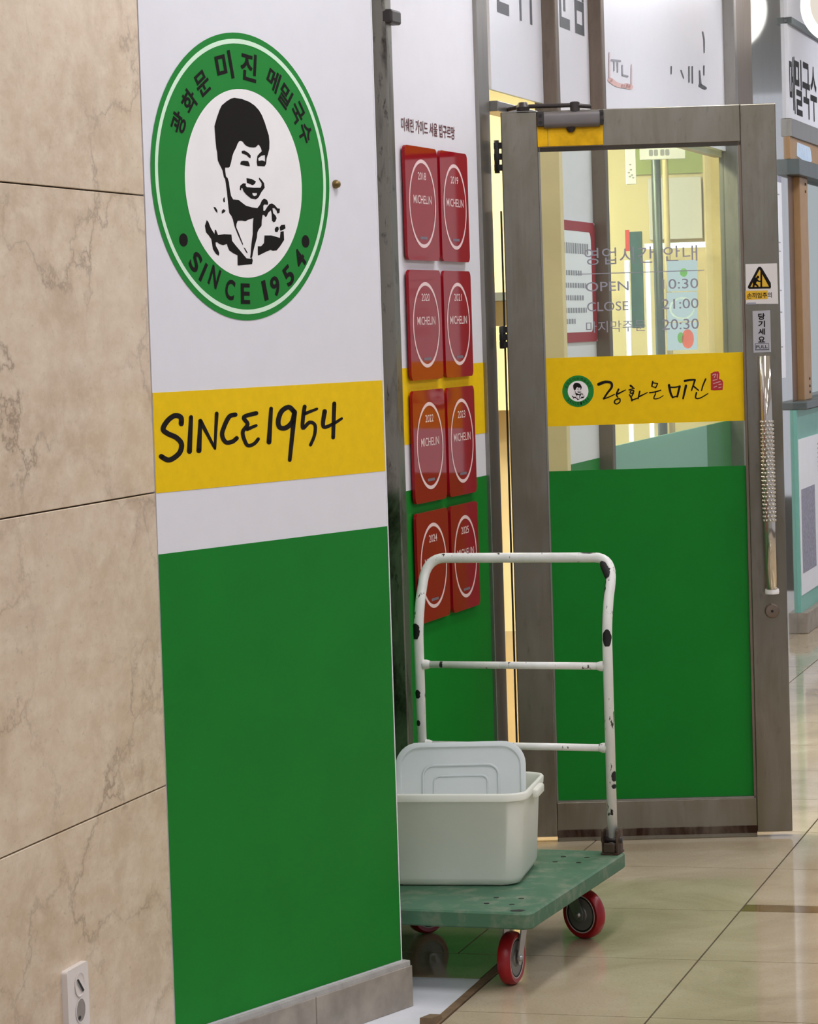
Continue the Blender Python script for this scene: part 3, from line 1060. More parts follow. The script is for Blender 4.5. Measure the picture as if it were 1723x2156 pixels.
def inner_plate(name, x0, y0, x1, y1, off, mat, label, cat, thick=0.01, group=None):
    a0, z1 = ipx(x0, y0, off)
    a1, z0 = ipx(x1, y1, off)
    t = on(F_INNER, name, label, cat, group, at=(a0, -off, z0))
    box('sheet' if thick < 0.02 else 'body', mat, t, 0, a1 - a0, -thick, 0, 0, z1 - z0, min(0.003, thick / 3))
    return t, a1 - a0, z1 - z0


t, w, h = inner_plate('wall_board', 1365, 376, 1480, 502, 0.012, 'white_acrylic', 'large white board on the far wall of the restaurant', 'board', 0.03)
t, w, h = inner_plate('ceiling_notice', 1346, 262, 1444, 334, 0.9, 'paper', 'white notice hanging high inside the restaurant', 'notice')
tag(decal('notice_print', 'ink_pale', t, [[rrect(w * a, w * (a + .09), h * .1, h * .28, .006)] for a in (.2, .31, .45, .56)], -0.0108), kind='stuff')
t, w, h = inner_plate('hanging_paper', 1315, 250, 1341, 388, 1.1, 'paper', 'long white paper strip hanging behind the window glass', 'paper strip')
decal('ink_marks', 'ink_pale', t, [[circle(w * a, h * b, 0.006, 0.004, 10)] for a, b in ((.4, .12), (.6, .14), (.7, .1), (.5, .22), (.3, .18), (.45, .3))], -0.0108)
t, w, h = inner_plate('menu_banner', 1326, 488, 1358, 690, 0.8, 'banner_teal', 'dark teal menu banner with red edge inside the restaurant', 'banner', 0.012)
box('red_edge', 'banner_red', t, -0.02, 0.0, -0.012, 0, h * .8, h * 1.02)
tube('banner_pole', 'rail_grey', inner, [(ipx(1380, 300, .7)[0], -.7, 0.0), (ipx(1380, 300, .7)[0], -.7, 3.0)], 0.022)
tube('slotted_upright', 'cream', inner, [(ipx(1400, 300, .6)[0], -.6, 0.0), (ipx(1400, 300, .6)[0], -.6, 3.0)], 0.014)
for k, (y0, y1, nm) in enumerate(((549, 612, 'topmost'), (616, 676, 'middle'), (680, 736, 'lowest'))):
    t, w, h = inner_plate('dish_poster', 1404, y0, 1470, y1, 0.75, 'lit_poster', f'backlit picture of a noodle dish inside the restaurant, {nm} of three', 'poster', 0.014, 'backlit dish pictures')
    if k == 0:
        decal('dish_print', 'dish_green', t, [[circle(w * .55, h * .6, w * .12, h * .14, 20)]], -0.0148)
    elif k == 1:
        decal('dish_print', 'paper_blue', t, [[circle(w * .5, h * .45, w * .42, h * .38, 30), circle(w * .5, h * .45, w * .36, h * .32, 30)]], -0.0148)
    else:
        decal('dish_print', 'dish_red', t, [[circle(w * .68, h * .4, w * .2, h * .35, 20)]], -0.0148)
        decal('leaf_print', 'dish_green', t, [[circle(w * .45, h * .45, w * .1, h * .2, 16)]], -0.0148)
a0, z = ipx(1358, 519, 0.3)
a1, _ = ipx(1486, 517, 0.3)
t = on(F_INNER, 'bright_strip', 'bright white strip running level across the restaurant wall', 'lamp', at=(a0, -0.3, z))  # emissive tube drawn along the bright level line
tube('glowing_tube', 'white_glow', t, [(0, 0, 0), (a1 - a0, 0, 0)], 0.013)
box('strip_backing', 'ceiling_white', t, 0, a1 - a0, 0.014, 0.03, -0.012, 0.012)
for x_, nm in ((1320, 'beside the dark menu banner'), (1364, 'between menu banner and dish pictures')):
    a, z1 = ipx(x_, 548, 0.7)
    _, z0 = ipx(x_, 930, 0.7)
    t = on(F_INNER, 'bright_strip', f'upright bright white strip {nm}', 'lamp', at=(a, -0.7, z0))  # emissive tube drawn along each bright upright line
    tube('glowing_tube', 'white_glow', t, [(0, 0, 0), (0, 0, z1 - z0)], 0.009)
    box('strip_backing', 'ceiling_white', t, -0.012, 0.012, 0.01, 0.025, 0, z1 - z0)
# kitchen behind the sliding window
kit = on(F, 'wall_kitchen', 'pale kitchen wall behind the sliding window', 'wall', kind='structure')
box('kitchen_wall', 'ceiling_white', kit, 5.4, 10.5, 1.6, 1.7, 0, 3.0)
box('shelf', 'rail_grey', kit, 5.4, 10.5, 1.3, 1.6, 1.62, 1.66)
box('cupboard', 'cream', kit, 5.4, 10.5, 1.2, 1.6, 1.1, 1.5)
t = on(F, 'room_light', 'white strip lights under the kitchen ceiling behind the sliding window', 'ceiling light', at=(7.4, 1.0, 2.0))
box('diffuser', 'white_glow', t, -1.2, 1.2, -0.02, 0.02, -0.015, 0.015)
box('light_housing', 'ceiling_white', t, -1.2, 1.2, -0.03, 0.03, 0.015, 0.03)
t = on(F, 'room_light', 'lower white strip light behind the sliding window', 'ceiling light', at=(7.4, 1.1, 1.87))
box('diffuser', 'white_glow', t, -1.2, 1.2, -0.02, 0.02, -0.012, 0.012)
box('light_housing', 'ceiling_white', t, -1.2, 1.2, -0.03, 0.03, 0.012, 0.025)

# ================================================================== THE OPEN DOOR
F = F_DOOR
dr = on(F, 'door_1', 'open glass door in a worn steel frame with yellow and green film', 'door', kind='structure')
L, R, TOP = -0.485, 0.300, 2.110
GL, GR, GB, GT = -0.380, 0.198, 0.114, 2.005
Y0, Y1 = -0.02, 0.02
box('door_stile', 'steel_door', dr, L, GL, Y0, Y1, 0.014, TOP, 0.003)
box('door_stile', 'steel_door', dr, GR, R, Y0, Y1, 0.014, TOP, 0.003)
box('top_rail', 'steel_door', dr, GL, GR, Y0 + .0015, Y1, GT, TOP, 0.002)
box('bottom_rail', 'steel_door', dr, GL, GR, Y0 + .0015, Y1, 0.0, GB, 0.002)
box('rust_strip', 'rust', dr, GL, GR, Y0 - .0005, Y0 + .004, 0.012, 0.034, 0.001)
box('bottom_seal', 'gasket', dr, GL, GR, Y0 + .004, Y1, -0.0, 0.012)
box('door_pane', 'glass', dr, GL - .005, GR + .005, -0.003, 0.003, GB - .005, GT + .005)
bm = bmesh.new()
add_box(bm, GL, GR, Y0 + .002, -0.004, GT - .011, GT)
bm_obj('glazing_bead', bm, 'gasket', dr)
bm = bmesh.new()
add_box(bm, GR - .007, GR, Y0 + .002, -0.004, GB, GT)
bm_obj('glazing_bead', bm, 'steel_brown', dr)
bm = bmesh.new()
add_box(bm, GL, GL + .005, Y0 + .002, -0.004, GB, GT)
bm_obj('glazing_bead', bm, 'steel', dr)
bm = bmesh.new()
add_box(bm, GL, GR, Y0 + .002, -0.004, GB, GB + .005)
bm_obj('glazing_bead', bm, 'steel', dr)
yb = slab('yellow_film', 'yellow_film', dr, [(GL + .004, 1.2065), (GR - .007, 1.2065), (GR - .007, 1.4035), (GL + .004, 1.4035)], -0.0042, -0.0031)
slab('green_film', 'green_film', dr, [(GL + .005, GB + .005), (GR - .007, GB + .005), (GR - .007, 1.077), (GL + .005, 1.077)], -0.0042, -0.0031)
# small emblem on the yellow film
cx, cz = -0.2848, 1.3057
R0 = 0.0455
e2 = decal('emblem', 'emblem_green', yb, [[circle(cx, cz, R0, n=48)]], -0.0046)
decal('white_disc', 'white_print', yb, [[circle(cx, cz, R0 * .655, n=40)]], -0.0050)
k_ = R0 * 1.17 / 2156.0


def small(x, y):
    return cx + (x - 545) * k_ / 0.637 * .98, cz - (y - 1080) * k_


decal('portrait_print', 'ink', yb, portrait_shapes(small), -0.0053)
items = []
for k, g in enumerate('광화문미진메밀국수'):
    a = math.radians(158 - k * 17)
    items.append((g, 0.0, cx + R0 * .8 * math.cos(a) - .004, cx + R0 * .8 * math.cos(a) + .004, cz + R0 * .8 * math.sin(a) - .004, cz + R0 * .8 * math.sin(a) + .004, a - math.pi / 2))
for k, g in enumerate('SINCE1954'):
    a = math.radians(220 + k * 12.5)
    w_ = .001 if g == 'I' else .0026
    items.append((g, 0.0, cx + R0 * .8 * math.cos(a) - w_, cx + R0 * .8 * math.cos(a) + w_, cz + R0 * .8 * math.sin(a) - .004, cz + R0 * .8 * math.sin(a) + .004, a + math.pi / 2))
text('ring_letter', 'ink', yb, items, -0.0050)


def dpx(x, y):
    return F_DOOR.px(1160 + x / 4.534, 780 + y / 4.534, 0.005)


brush = [([(458,132),(520,110),(575,118),(582,160),(545,210),(505,270)], 30, 16), ([(505,272),(560,252),(610,228)], 12, 10),
         ([(648,180),(628,228),(640,255)], 18, 14), ([(640,224),(715,186)], 16, 9),
         ([(655,268),(620,280),(608,305),(630,320),(660,300),(662,272)], 14, 12),
         ([(762,145),(785,162)], 20, 16), ([(748,186),(800,170)], 12, 10), ([(790,190),(765,195),(760,215),(782,215),(795,195)], 12, 12),
         ([(790,215),(775,245)], 14, 12), ([(752,232),(770,262),(775,288)], 12, 16), ([(775,284),(835,262)], 14, 10),
         ([(850,200),(835,268)], 15, 13), ([(848,248),(925,210)], 15, 8),
         ([(975,105),(965,150)], 15, 13), ([(975,118),(1022,125)], 12, 11), ([(1022,125),(1003,165)], 11, 11), ([(965,150),(1003,165)], 11, 10),
         ([(945,212),(1000,204),(1052,188)], 14, 11), ([(1004,200),(1000,232)], 10, 9), ([(1000,226),(985,268),(1030,266),(1075,240)], 12, 8),
         ([(1130,140),(1145,215),(1165,258)], 24, 18), ([(1140,160),(1188,160),(1232,150)], 14, 14), ([(1232,152),(1208,250)], 22, 18), ([(1165,256),(1210,245)], 14, 12),
         ([(1292,145),(1276,215),(1264,268)], 24, 16),
         ([(1280,100),(1330,90),(1378,88)], 22, 16), ([(1378,90),(1345,190)], 18, 12), ([(1362,148),(1412,190)], 16, 12), ([(1480,82),(1455,140),(1440,192)], 16, 12),
         ([(1392,212),(1385,262),(1430,262),(1502,220)], 16, 9)]
stroke_mesh('brush_letter', 'ink', yb, brush, -0.0048, dpx, [5, 8, 7, 5, 5])
decal('seal_print', 'seal_red', yb, [[[dpx(*p) for p in [(1528,30),(1560,12),(1600,8),(1612,30),(1608,80),(1635,90),(1648,112),(1642,185),(1560,190),(1530,185),(1530,110)]]]], -0.0048)
stroke_mesh('seal_strokes', 'seal_pale', yb, [([(1545,45),(1575,35),(1560,70)], 7, 6), ([(1590,35),(1590,75)], 7, 6), ([(1550,95),(1590,85)], 7, 6), ([(1555,125),(1620,105)], 7, 6), ([(1560,160),(1585,150)], 8, 7), ([(1605,135),(1630,130)], 7, 6), ([(1605,165),(1630,158)], 7, 6)], -0.0051, dpx)
# opening hours on the glass


def gbox(x0, y0, x1, y1):
    a, b = F_DOOR.px(1130 + x0 / 3.251, 290 + y0 / 3.251), F_DOOR.px(1130 + x1 / 3.251, 290 + y1 / 3.251)
    zt = F_DOOR.px(1130 + (x0 + x1) / 6.502, 290 + y0 / 3.251)[1]
    zb_ = F_DOOR.px(1130 + (x0 + x1) / 6.502, 290 + y1 / 3.251)[1]
    return a[0], b[0], zb_, zt


def hours(body, bold, x0, y0, x1, y1):
    a, b, c, d = gbox(x0, y0, x1, y1)
    return (body, bold, a, b, c, d)


text('hours_word', 'ink_pale', dr, [
    hours('영업시간', 0.0, 325, 750, 805, 866), hours('안내', 0.0, 868, 738, 1102, 845),
    hours('OPEN', 0.002, 335, 985, 632, 1050), hours('10:30', 0.002, 862, 965, 1108, 1033),
    hours('CLOSE', 0.002, 345, 1122, 630, 1186), hours('21:00', 0.002, 858, 1102, 1110, 1170),
    hours('마지막주문', 0.0, 338, 1252, 750, 1330), hours('20:30', 0.002, 860, 1240, 1112, 1312)], -0.0036)
a, b, c, d = gbox(275, 918, 1147, 924)
decal('hours_line', 'ink_pale', dr, [[[(a, c), (b, c), (b, d), (a, d)]]], -0.0036)

# stickers on the closing stile
YS = Y0 - 0.0006
st = slab('warning_sticker', 'sticker_white', dr, [(0.2025, 1.541), (0.2945, 1.5385), (0.2935, 1.654), (0.2035, 1.655)], YS - 0.0006, YS + .0004)
tag(st, 'white and yellow mind-your-hands warning sticker')


def sp(x, y):
    return F_DOOR.px(1540 + x / 8.983, 540 + y / 8.983, 0.021)


decal('triangle', 'ink', st, [[[sp(*p) for p in [(520,195),(560,195),(590,230),(750,500),(755,580),(740,605),(340,612),(315,590),(320,560),(500,220)]], [sp(*p) for p in [(538,245),(715,570),(365,575)]]]], YS - 0.0010)
decal('triangle_face', 'warning_yellow', st, [[[sp(*p) for p in [(538,245),(715,570),(365,575)]]]], YS - 0.0008)
stroke_mesh('pictogram', 'ink', st, [([(505,390),(506,391)], 50, 50), ([(470,430),(440,500)], 70, 60), ([(485,445),(530,470),(575,460)], 30, 22), ([(435,510),(420,580)], 40, 34), ([(450,520),(495,550),(505,585)], 36, 30), ([(570,290),(570,570)], 34, 34)], YS - 0.0012, sp)
decal('caption_band', 'warning_yellow', st, [[[sp(*p) for p in [(270,650),(690,640),(690,805),(275,820)]]]], YS - 0.0008)
a, b = sp(300, 690), sp(770, 780)
text('caption', 'ink', st, [('손끼임주의', 0.015, a[0], b[0], b[1], a[1])], YS - 0.0011)
a, b = sp(295, 875), sp(470, 905)
decal('small_print', 'ink_pale', st, [[[(a[0], a[1]), (b[0], a[1]), (b[0], b[1]), (a[0], b[1])]]], YS - 0.0011)
st = slab('pull_sticker', 'sticker_grey', dr, [sp(425, 1820), sp(755, 1805), sp(738, 1018), sp(405, 1030)], YS - 0.0006, YS + .0004)
tag(st, 'narrow grey pull sticker with vertical Korean lettering')
items = []
for g, y0, y1 in (('당', 1075, 1195), ('기', 1215, 1335), ('세', 1365, 1480), ('요', 1515, 1625)):
    a, b = sp(510, y0), sp(642, y1)
    items.append((g, 0.03, a[0], b[0], b[1], a[1]))
a, b = sp(470, 1680), sp(690, 1735)
items.append(('PULL', 0.01, a[0], b[0], b[1], a[1]))
text('pull_letter', 'ink', st, items, YS - 0.0011)
decal('pull_frame', 'ink_grey', st, [[[sp(*p) for p in [(450,1645),(715,1640),(720,1770),(455,1775)]], [sp(*p) for p in [(462,1655),(705,1650),(708,1752),(465,1758)]]]], YS - 0.0009)

# grip bar
hx0, hx1 = 0.249, 0.2555
prof = []
bar = tube('grip_bar', 'chrome', dr, [(hx0, Y0 - .035, 1.391), (hx0 + .002, Y0 - .035, 1.2), (hx0 + .003, Y0 - .035, 0.9), (hx1 - .002, Y0 - .035, 0.722)], 0.0165, 20)
bm = bmesh.new()
for i in range(26):
    z = 1.203 - i * 0.0113
    xx = hx0 + .002 + .001 * (1.2 - z) / .3
    for k in range(10):
        t_ = 2 * math.pi * (k + 0.5 * (i % 2)) / 10
        if math.sin(t_) > 0.6:
            continue
        r = bmesh.ops.create_icosphere(bm, subdivisions=1, radius=0.0048)
        for v in r['verts']:
            v.co += Vector((xx + 0.0165 * math.cos(t_), Y0 - .035 + 0.0165 * math.sin(t_), z))
st_ = bm_obj('grip_studs', bm, 'chrome', bar, smooth=True)
st_['kind'] = 'stuff'
for z in (1.36, 0.76):
    tube('grip_mount', 'chrome', dr, [(0.25, Y0 - .03, z), (0.25, Y0, z)], 0.009)
lathe('grip_collar', 'white_print', dr, [(0.0195, 0.708), (0.021, 0.714), (0.0195, 0.722)], 'z', (0.2545, Y0 - .03, 0), 20)
lathe('lock_cylinder', 'steel_brown', dr, [(0.021, Y0 + .001), (0.021, Y0 - .004), (0.018, Y0 - .007), (0.006, Y0 - .008)], 'y', (0.2555, 0, 0.656), 28)
lathe('keyhole', 'black', dr, [(0.004, Y0 - .007), (0.004, Y0 - .0088)], 'y', (0.2555, 0, 0.656), 12)

# door closer on the top rail
box('closer_plate', 'yellow_metal', dr, -0.381, -0.193, Y0 - .002, Y0 + .003, 2.008, 2.096, 0.001)  # yellow metallic plate under the closer
box('closer_plate_joint', 'steel_door', dr, -0.352, -0.3505, Y0 - .0026, Y0, 2.008, 2.06)
bm = bmesh.new()
add_box(bm, -0.3815, -0.361, -0.062, Y0 - .002, 2.064, 2.106, 0.002)
add_box(bm, -0.202, -0.191, -0.062, Y0 - .002, 2.064, 2.106, 0.002)
cl = bm_obj('closer_body', bm, 'dark_metal', dr)
slab_pts = rrect(-0.06, Y0 - .002, 2.059, 2.105, 0.012)
bm = bmesh.new()
aa = [bm.verts.new((-0.361, p[0], p[1])) for p in slab_pts]
bb_ = [bm.verts.new((-0.202, p[0], p[1])) for p in slab_pts]
bm.faces.new(aa)
bm.faces.new(bb_)
for i in range(len(aa)):
    j = (i + 1) % len(aa)
    bm.faces.new((aa[i], aa[j], bb_[j], bb_[i]))
bm_obj('closer_cylinder', bm, 'closer_grey', cl, smooth=True, auto=50)
for x_, zz in ((-0.3715, 2.074), (-0.3715, 2.094), (-0.1965, 2.074), (-0.1965, 2.094)):
    lathe('closer_screw', 'black', cl, [(0.0055, -0.061), (0.0055, -0.0635)], 'y', (x_, 0, zz), 12)
lathe('closer_spindle', 'dark_metal', cl, [(0.014, 2.06), (0.012, 2.052), (0.006, 2.046)], 'z', (-0.285, -0.042, 0), 16)
lathe('closer_spindle', 'dark_metal', cl, [(0.014, 2.104), (0.014, 2.13), (0.01, 2.132)], 'z', (-0.272, -0.042, 0), 16)
tube('closer_arm', 'dark_metal', dr, [(-0.225, -0.045, 2.116), (-0.275, -0.044, 2.122), (-0.42, -0.025, 2.124), (-0.43, -0.022, 2.122)], 0.006)
lathe('arm_joint', 'dark_metal', dr, [(0.018, 2.112), (0.02, 2.122), (0.012, 2.136)], 'z', (-0.42, -0.025, 0), 16)
tube('closer_arm', 'dark_metal', dr, [(-0.42, -0.025, 2.126), (-0.5, 0.2, 2.126), (-0.46, 0.36, 2.128)], 0.006)
box('dark_gap_strip', 'black', dr, -0.494, -0.4885, 0.0, 0.02, 0.1, 1.83)  # black strip added to stand for the darkness of the hinge gap
# hinges between post and door
for z0_, z1_ in ((1.938, 2.032), (1.435, 1.5)):
    hg = tube('door_hinge', 'black', dr, [(-0.499, -0.006, z0_), (-0.499, -0.006, z1_)], 0.0075, 12)
    n_ = 3
    for k in range(n_):
        zz = z0_ + (z1_ - z0_) * (k + 0.5) / n_
        box('hinge_leaf', 'black', hg, -0.507, -0.484, -0.012, -0.002, zz - 0.009, zz + 0.009, 0.001)

# ================================================================== HAND TROLLEY
F = F_TROLLEY
LEN, WID = 0.79, 0.56
DZ0, DZ1 = 0.152, 0.19
tr = on(F, 'hand_trolley', 'worn green platform hand trolley with chipped white handle and red casters', 'trolley')
bm = bmesh.new()
prof_o = rrect(0, LEN, 0, WID, 0.022, 5)
lev = [(DZ0, 0.004), (DZ0 + .004, 0.0), (DZ1 - .004, 0.0), (DZ1, 0.004), (DZ1, 0.012)]
rings = []
for z, ins in lev:
    c = (LEN / 2, WID / 2)
    rings.append([bm.verts.new((c[0] + (p[0] - c[0]) * (1 - 2 * ins / LEN), c[1] + (p[1] - c[1]) * (1 - 2 * ins / WID), z)) for p in prof_o])
for a, b in zip(rings[:-1], rings[1:]):
    for i in range(len(a)):
        j = (i + 1) % len(a)
        bm.faces.new((a[i], a[j], b[j], b[i]))
bm.faces.new(rings[0])
bm.faces.new(rings[-1])
deck = bm_obj('deck', bm, 'deck_green', tr, smooth=True, auto=40)
# bolt holes and slot
for bx_, by_ in ((0.13, 0.105), (0.66, 0.105), (0.13, 0.455), (0.66, 0.455)):
    for ax, ay in ((-.035, -.03), (-.035, .03), (.035, -.03), (.035, .03)):
        lathe('bolt_hole', 'black', deck, [(0.0065, DZ1 - .003), (0.0065, DZ1 + .0006)], 'z', (bx_ + ax, by_ + ay, 0), 10)
slot = decal('deck_slot', 'black', deck, [[[(0.018, 0.03), (0.035, 0.022), (0.042, 0.04), (0.03, 0.058), (0.019, 0.052)]]], 0)
for v in slot.data.vertices:
    v.co = Vector((v.co.x, v.co.z, DZ1 + .0007))
# handle
HX = 0.765
ya, yb_ = 0.028, 0.522
ztop, zb = 0.918, 0.765
bend = 0.075
path = [(HX, ya, DZ1 + .01), (HX, ya, zb - .05)]
path += bezier_corner((HX, ya, zb - .05), (HX, ya, zb + .0), (HX + bend * .35, ya, zb + .06), 6)[1:]
path += bezier_corner((HX + bend * .6, ya, ztop - .06), (HX + bend, ya, ztop), (HX + bend, ya + .05, ztop), 8)
path += bezier_corner((HX + bend, yb_ - .05, ztop), (HX + bend, yb_, ztop), (HX + bend * .6, yb_, ztop - .06), 8)
path += list(reversed(bezier_corner((HX, yb_, zb - .05), (HX, yb_, zb + .0), (HX + bend * .35, yb_, zb + .06), 6)))
path += [(HX, yb_, DZ1 + .01)]
hd = tube('handle', 'white_paint', tr, path, 0.0125, 14)


def chip(p0, p1, r, a0, a1, jag=4):
    """flake of bare dark metal on a bar from p0 to p1, between angles a0..a1 (degrees, 0 = along length axis of trolley towards viewer)"""
    p0, p1 = Vector(p0), Vector(p1)
    d = (p1 - p0).normalized()
    e1 = Vector((-1, 0, 0))
    e1 = (e1 - d * e1.dot(d)).normalized()
    e2 = d.cross(e1)
    V, Fc = [], []
    nl, na = 8, 6
    for i in range(nl + 1):
        t = i / nl
        sh = math.sin(math.pi * min(1, max(0.03, t))) ** 0.5
        for k in range(na + 1):
            mid, half = (a0 + a1) / 2, (a1 - a0) / 2 * (0.25 + 0.75 * sh) * random.uniform(0.82, 1.1)
            a = math.radians(mid + half * (2 * k / na - 1))
            q = p0 + (p1 - p0) * t
            V.append(q + (e1 * math.cos(a) + e2 * math.sin(a)) * (r + 0.0007))
    for i in range(nl):
        for k in range(na):
            b = i * (na + 1) + k
            Fc.append((b, b + 1, b + na + 2, b + na + 1))
    return mesh_obj('paint_chip', V, Fc, 'black', hd)


B35, B60 = HX + bend * .35, HX + bend * .6
chip((HX, ya, zb - .06), (HX + .001, ya, zb - .018), .0125, -40, 70)
chip((HX + .004, ya, zb - .005), (B35 + .002, ya, zb + .058), .0125, -125, -55)
chip((B35 + .002, ya, zb + .06), (B60, ya, ztop - .055), .0125, -120, -55)
chip((B60 + .004, ya + .001, ztop - .05), (B60 + .024, ya + .022, ztop - .012), .0128, -75, 45)
chip((HX + bend - .001, ya + .045, ztop - .001), (HX + bend - .001, ya + .085, ztop - .0), .0125, 60, 120)
chip((HX, yb_, zb - .045), (HX, yb_, zb - .005), .0125, -80, 40)
chip((B35, yb_, zb + .06), (B60, yb_, ztop - .05), .0125, -140, -60)
chip((HX, yb_, .57), (HX, yb_, .592), .0125, -50, 20)
chip((HX, yb_, .50), (HX, yb_, .515), .0125, -40, 10)
chip((HX, ya, .37), (HX, ya, .395), .0125, 20, 100)
chip((HX, ya, .352), (HX, ya, .363), .0125, 20, 90)
for z in (0.655, 0.452):
    rg = tube('cross_bar', 'white_paint', tr, [(HX, ya + .008, z), (HX, yb_ - .008, z)], 0.009, 12)
    for y_, s_ in ((ya + .011, 1), (yb_ - .011, -1)):
        lathe('weld_collar', 'white_paint', rg, [(0.0125, 0.0), (0.0125, 0.008 * s_), (0.009, 0.018 * s_)], 'y', (HX, y_, z), 14)
# fold brackets
for y_ in (ya, yb_):
    bm = bmesh.new()
    for dy in (-.021, .015):
        add_box(bm, HX - .03, HX + .022, y_ + dy, y_ + dy + .006, DZ1, DZ1 + .062, 0.004)
    add_box(bm, HX - .034, HX + .024, y_ - .022, y_ + .022, DZ1, DZ1 + .006, 0.001)
    br = bm_obj('handle_bracket', bm, 'rust', tr)
    tube('pivot_bolt', 'dark_metal', br, [(HX - .006, y_ - .026, DZ1 + .034), (HX - .006, y_ + .026, DZ1 + .034)], 0.008)
    box('spring_catch', 'rust', br, HX - .036, HX - .028, y_ - .014, y_ + .014, DZ1 + .006, DZ1 + .03, 0.002)


def caster(x, y, az_roll):
    """swivel caster: fork plate pivoting at x, y ; the wheel rolls along the az_roll direction (degrees in the trolley frame)"""
    R_ = 0.061
    bm = bmesh.new()
    add_box(bm, -0.045, 0.045, -0.04, 0.04, DZ0 - .005, DZ0, 0.001)
    bmesh.ops.create_cone(bm, cap_ends=True, segments=20, radius1=0.024, radius2=0.028, depth=0.014, matrix=Matrix.Translation((0, 0, DZ0 - .012)))
    for s_ in (-1, 1):
        y0, y1 = (0.0195, 0.0225) if s_ > 0 else (-0.0225, -0.0195)
        pts = [(-.022, DZ0 - .018), (.022, DZ0 - .018), (.053, R_ + .006), (.050, R_ - .012), (.038, R_ - .016), (.026, R_ - .008)]
        a = [bm.verts.new((p[0], y0, p[1])) for p in pts]
        b = [bm.verts.new((p[0], y1, p[1])) for p in pts]
        bm.faces.new(a)
        bm.faces.new(b)
        for i in range(len(a)):
            j = (i + 1) % len(a)
            bm.faces.new((a[i], a[j], b[j], b[i]))
    add_box(bm, -.022, .022, -.0225, .0225, DZ0 - .02, DZ0 - .016, 0.001)
    c = bm_obj('caster', bm, 'caster_metal', tr)
    c.location = (x, y, 0)
    c.rotation_euler = (0, 0, math.radians(az_roll))
    wc = (0.038, 0, R_)
    lathe('tyre', 'tyre_red', c, [(R_ - .014, -.014), (R_ - .006, -.0155), (R_ - .001, -.010), (R_, 0), (R_ - .001, .010), (R_ - .006, .0155), (R_ - .014, .014), (R_ - .014, -.014)], 'y', wc, 40, cap=False)
    lathe('wheel_hub', 'hub_grey', c, [(R_ - .015, .0125), (R_ - .02, .0135), (R_ - .024, .0115), (.02, .0115), (.018, .015), (.008, .0165), (.008, -.0165), (.018, -.015), (.02, -.0115), (R_ - .024, -.0115), (R_ - .02, -.0135), (R_ - .015, -.0125)], 'y', wc, 40)
    for s_ in (-1, 1):
        lathe('hub_ring', 'hub_ring', c, [(R_ - .014, .0137 * s_), (R_ - .0155, .0147 * s_), (R_ - .0175, .0137 * s_)], 'y', wc, 40, cap=False)
        lathe('hub_groove', 'black', c, [(R_ - .0175, .0133 * s_), (R_ - .019, .0141 * s_), (R_ - .0215, .0133 * s_)], 'y', wc, 40, cap=False)
    tube('axle_bolt', 'caster_metal', c, [(wc[0], -.027, R_), (wc[0], .027, R_)], 0.0075, 8)
    return c


caster(0.66, 0.105, -115)    # rear, open side
caster(0.160, 0.088, 179)     # front, open side
caster(0.66, 0.455, 150)
caster(0.13, 0.455, 200)

# ================================================================== TUB AND LID
F_TUB = Frame(0.102, 7.06, 11.0)
tb = on(F_TUB, 'storage_tub', 'milky white plastic storage tub standing on the green trolley deck', 'tub', at=(0, 0, DZ1))
HL, HW = 0.168, 0.176        # half depth (away) and half width at the top


def loft(bm, levels, close_bottom=True):
    rings = []
    for hx, hy, z, r in levels:
        rings.append([bm.verts.new((p[0], p[1], z)) for p in rrect(-hx, hx, -hy, hy, r, 7)])
    for a, b in zip(rings[:-1], rings[1:]):
        for i in range(len(a)):
            j = (i + 1) % len(a)
            bm.faces.new((a[i], a[j], b[j], b[i]))
    return rings


TH = 0.222
bm = bmesh.new()
outer = [(HL - .035, HW - .035, 0.0, .03), (HL - .018, HW - .02, .005, .04), (HL - .012, HW - .013, .02, .045), (HL - .002, HW - .003, TH - .022, .05),
         (HL + .001, HW + .001, TH - .02, .05), (HL + .007, HW + .007, TH - .018, .055), (HL + .008, HW + .008, TH - .004, .055), (HL + .005, HW + .005, TH, .053),
         (HL + .001, HW + .001, TH, .05), (HL - .003, HW - .003, TH - .004, .048), (HL - .005, HW - .006, TH - .022, .046), (HL - .016, HW - .017, .022, .04), (HL - .035, HW - .035, .006, .03)]
rg = loft(bm, outer)
bm.faces.new(rg[0])
bm.faces.new(rg[-1])
bm_obj('tub_body', bm, 'tub_plastic', tb, smooth=True, auto=60)
for s_ in (-1, 1):
    bm = bmesh.new()
    y0, y1 = sorted((s_ * (HW + .004), s_ * (HW + .02)))
    add_box(bm, -0.05, 0.05, y0, y1, TH - .03, TH - .008, 0.005, 3)
    bm_obj('tub_grip', bm, 'tub_plastic', tb, smooth=True, auto=60)

LW, LH, LT = 0.157, 0.312, 0.012
F_LID = Frame(0.100, 7.035, 4.0)
ld = on(F_LID, 'tub_lid', 'translucent white plastic lid leaning upright inside the open tub', 'lid', at=(0, 0, DZ1 + 0.012))
tilt = Matrix.Rotation(math.radians(-72), 4, 'Y')


def lid_xf(o):
    # lid drawn flat (x = up the lid, y = across), then stood up leaning away
    for v in o.data.vertices:
        v.co = tilt @ v.co
    return o


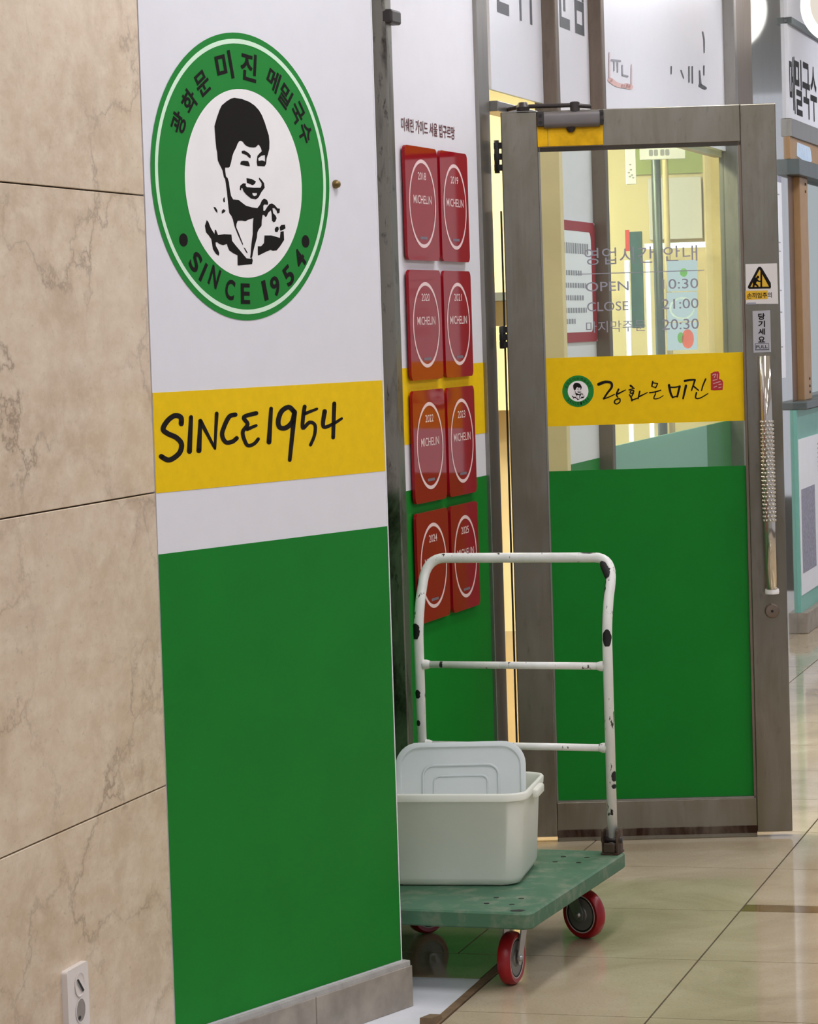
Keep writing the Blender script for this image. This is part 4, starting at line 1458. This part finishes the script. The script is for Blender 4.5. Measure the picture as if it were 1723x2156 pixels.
bm = bmesh.new()
rings = []
cxl = LH / 2
for ins, z in ((.004, 0.0), (0.0, .002), (0.0, .010), (.003, .012), (.012, .012), (.015, .006), (.03, .005)):
    rings.append([bm.verts.new((p[0], p[1], z)) for p in rrect(ins, LH - ins, -LW + ins, LW - ins, .055 - ins * .6, 8)])
for a, b in zip(rings[:-1], rings[1:]):
    for i in range(len(a)):
        j = (i + 1) % len(a)
        bm.faces.new((a[i], a[j], b[j], b[i]))
bm.faces.new(rings[0])
bm.faces.new(rings[-1])
lid_xf(bm_obj('lid_shell', bm, 'lid_plastic', ld, smooth=True, auto=50))
for ins, rr_, ht in ((.056, .025, .0045), (.082, .016, .0035)):
    pts = [(p[0], p[1], .005 + ht * .3) for p in rrect(ins, LH - ins, -LW + ins + .01, LW - ins - .01, rr_, 6)]
    lid_xf(tube('raised_ridge', 'lid_plastic', ld, pts, ht * .8, 8, closed=True))

# ================================================================== SOCKET ON THE MARBLE
F = F_MARBLE
so = on(F, 'wall_socket', 'white double wall socket low on the marble wall', 'socket', at=(-0.517, 0, 0.24))
slab('face_plate', 'socket_white', so, rrect(-0.05, 0.05, 0.0, 0.118, 0.006), -0.012, 0.0)
for k, z in enumerate((0.083, 0.035)):
    if k == 0:
        lathe('socket_well', 'socket_white', so, [(0.0225, -.0122), (0.0235, -.014), (0.021, -.0142), (0.020, -.0125), (0.004, -.0123)], 'y', (0.006, 0, z), 28)
        decal('socket_slot', 'black', so, [[[(-0.012, z + .012), (-0.004, z + .012), (0.022, z - .014), (0.014, z - .016)]]], -0.0150)
    else:
        lathe('socket_well', 'socket_white', so, [(0.0225, -.0122), (0.0235, -.0135), (0.021, -.0137), (0.020, -.0125)], 'y', (0.006, 0, z), 28)
        decal('socket_face', 'socket_grey', so, [[circle(0.006, z, 0.0202, n=28)]], -0.0136)
        decal('socket_slot', 'black', so, [[circle(-0.003, z - .012, 0.006, 0.004, 14)]], -0.0142)

# wooden wedge on the white threshold
p = Vector((0.012, 6.335, 0.0))
wo = thing('wood_wedge', p, F_FACADE.rz, 'small brown wood wedge lying on the white threshold edge', 'wood wedge')
slab('wedge_block', 'wood', wo, [(-0.04, 0.0025), (0.05, 0.0025), (0.045, 0.012), (-0.035, 0.022)], -0.012, 0.014)
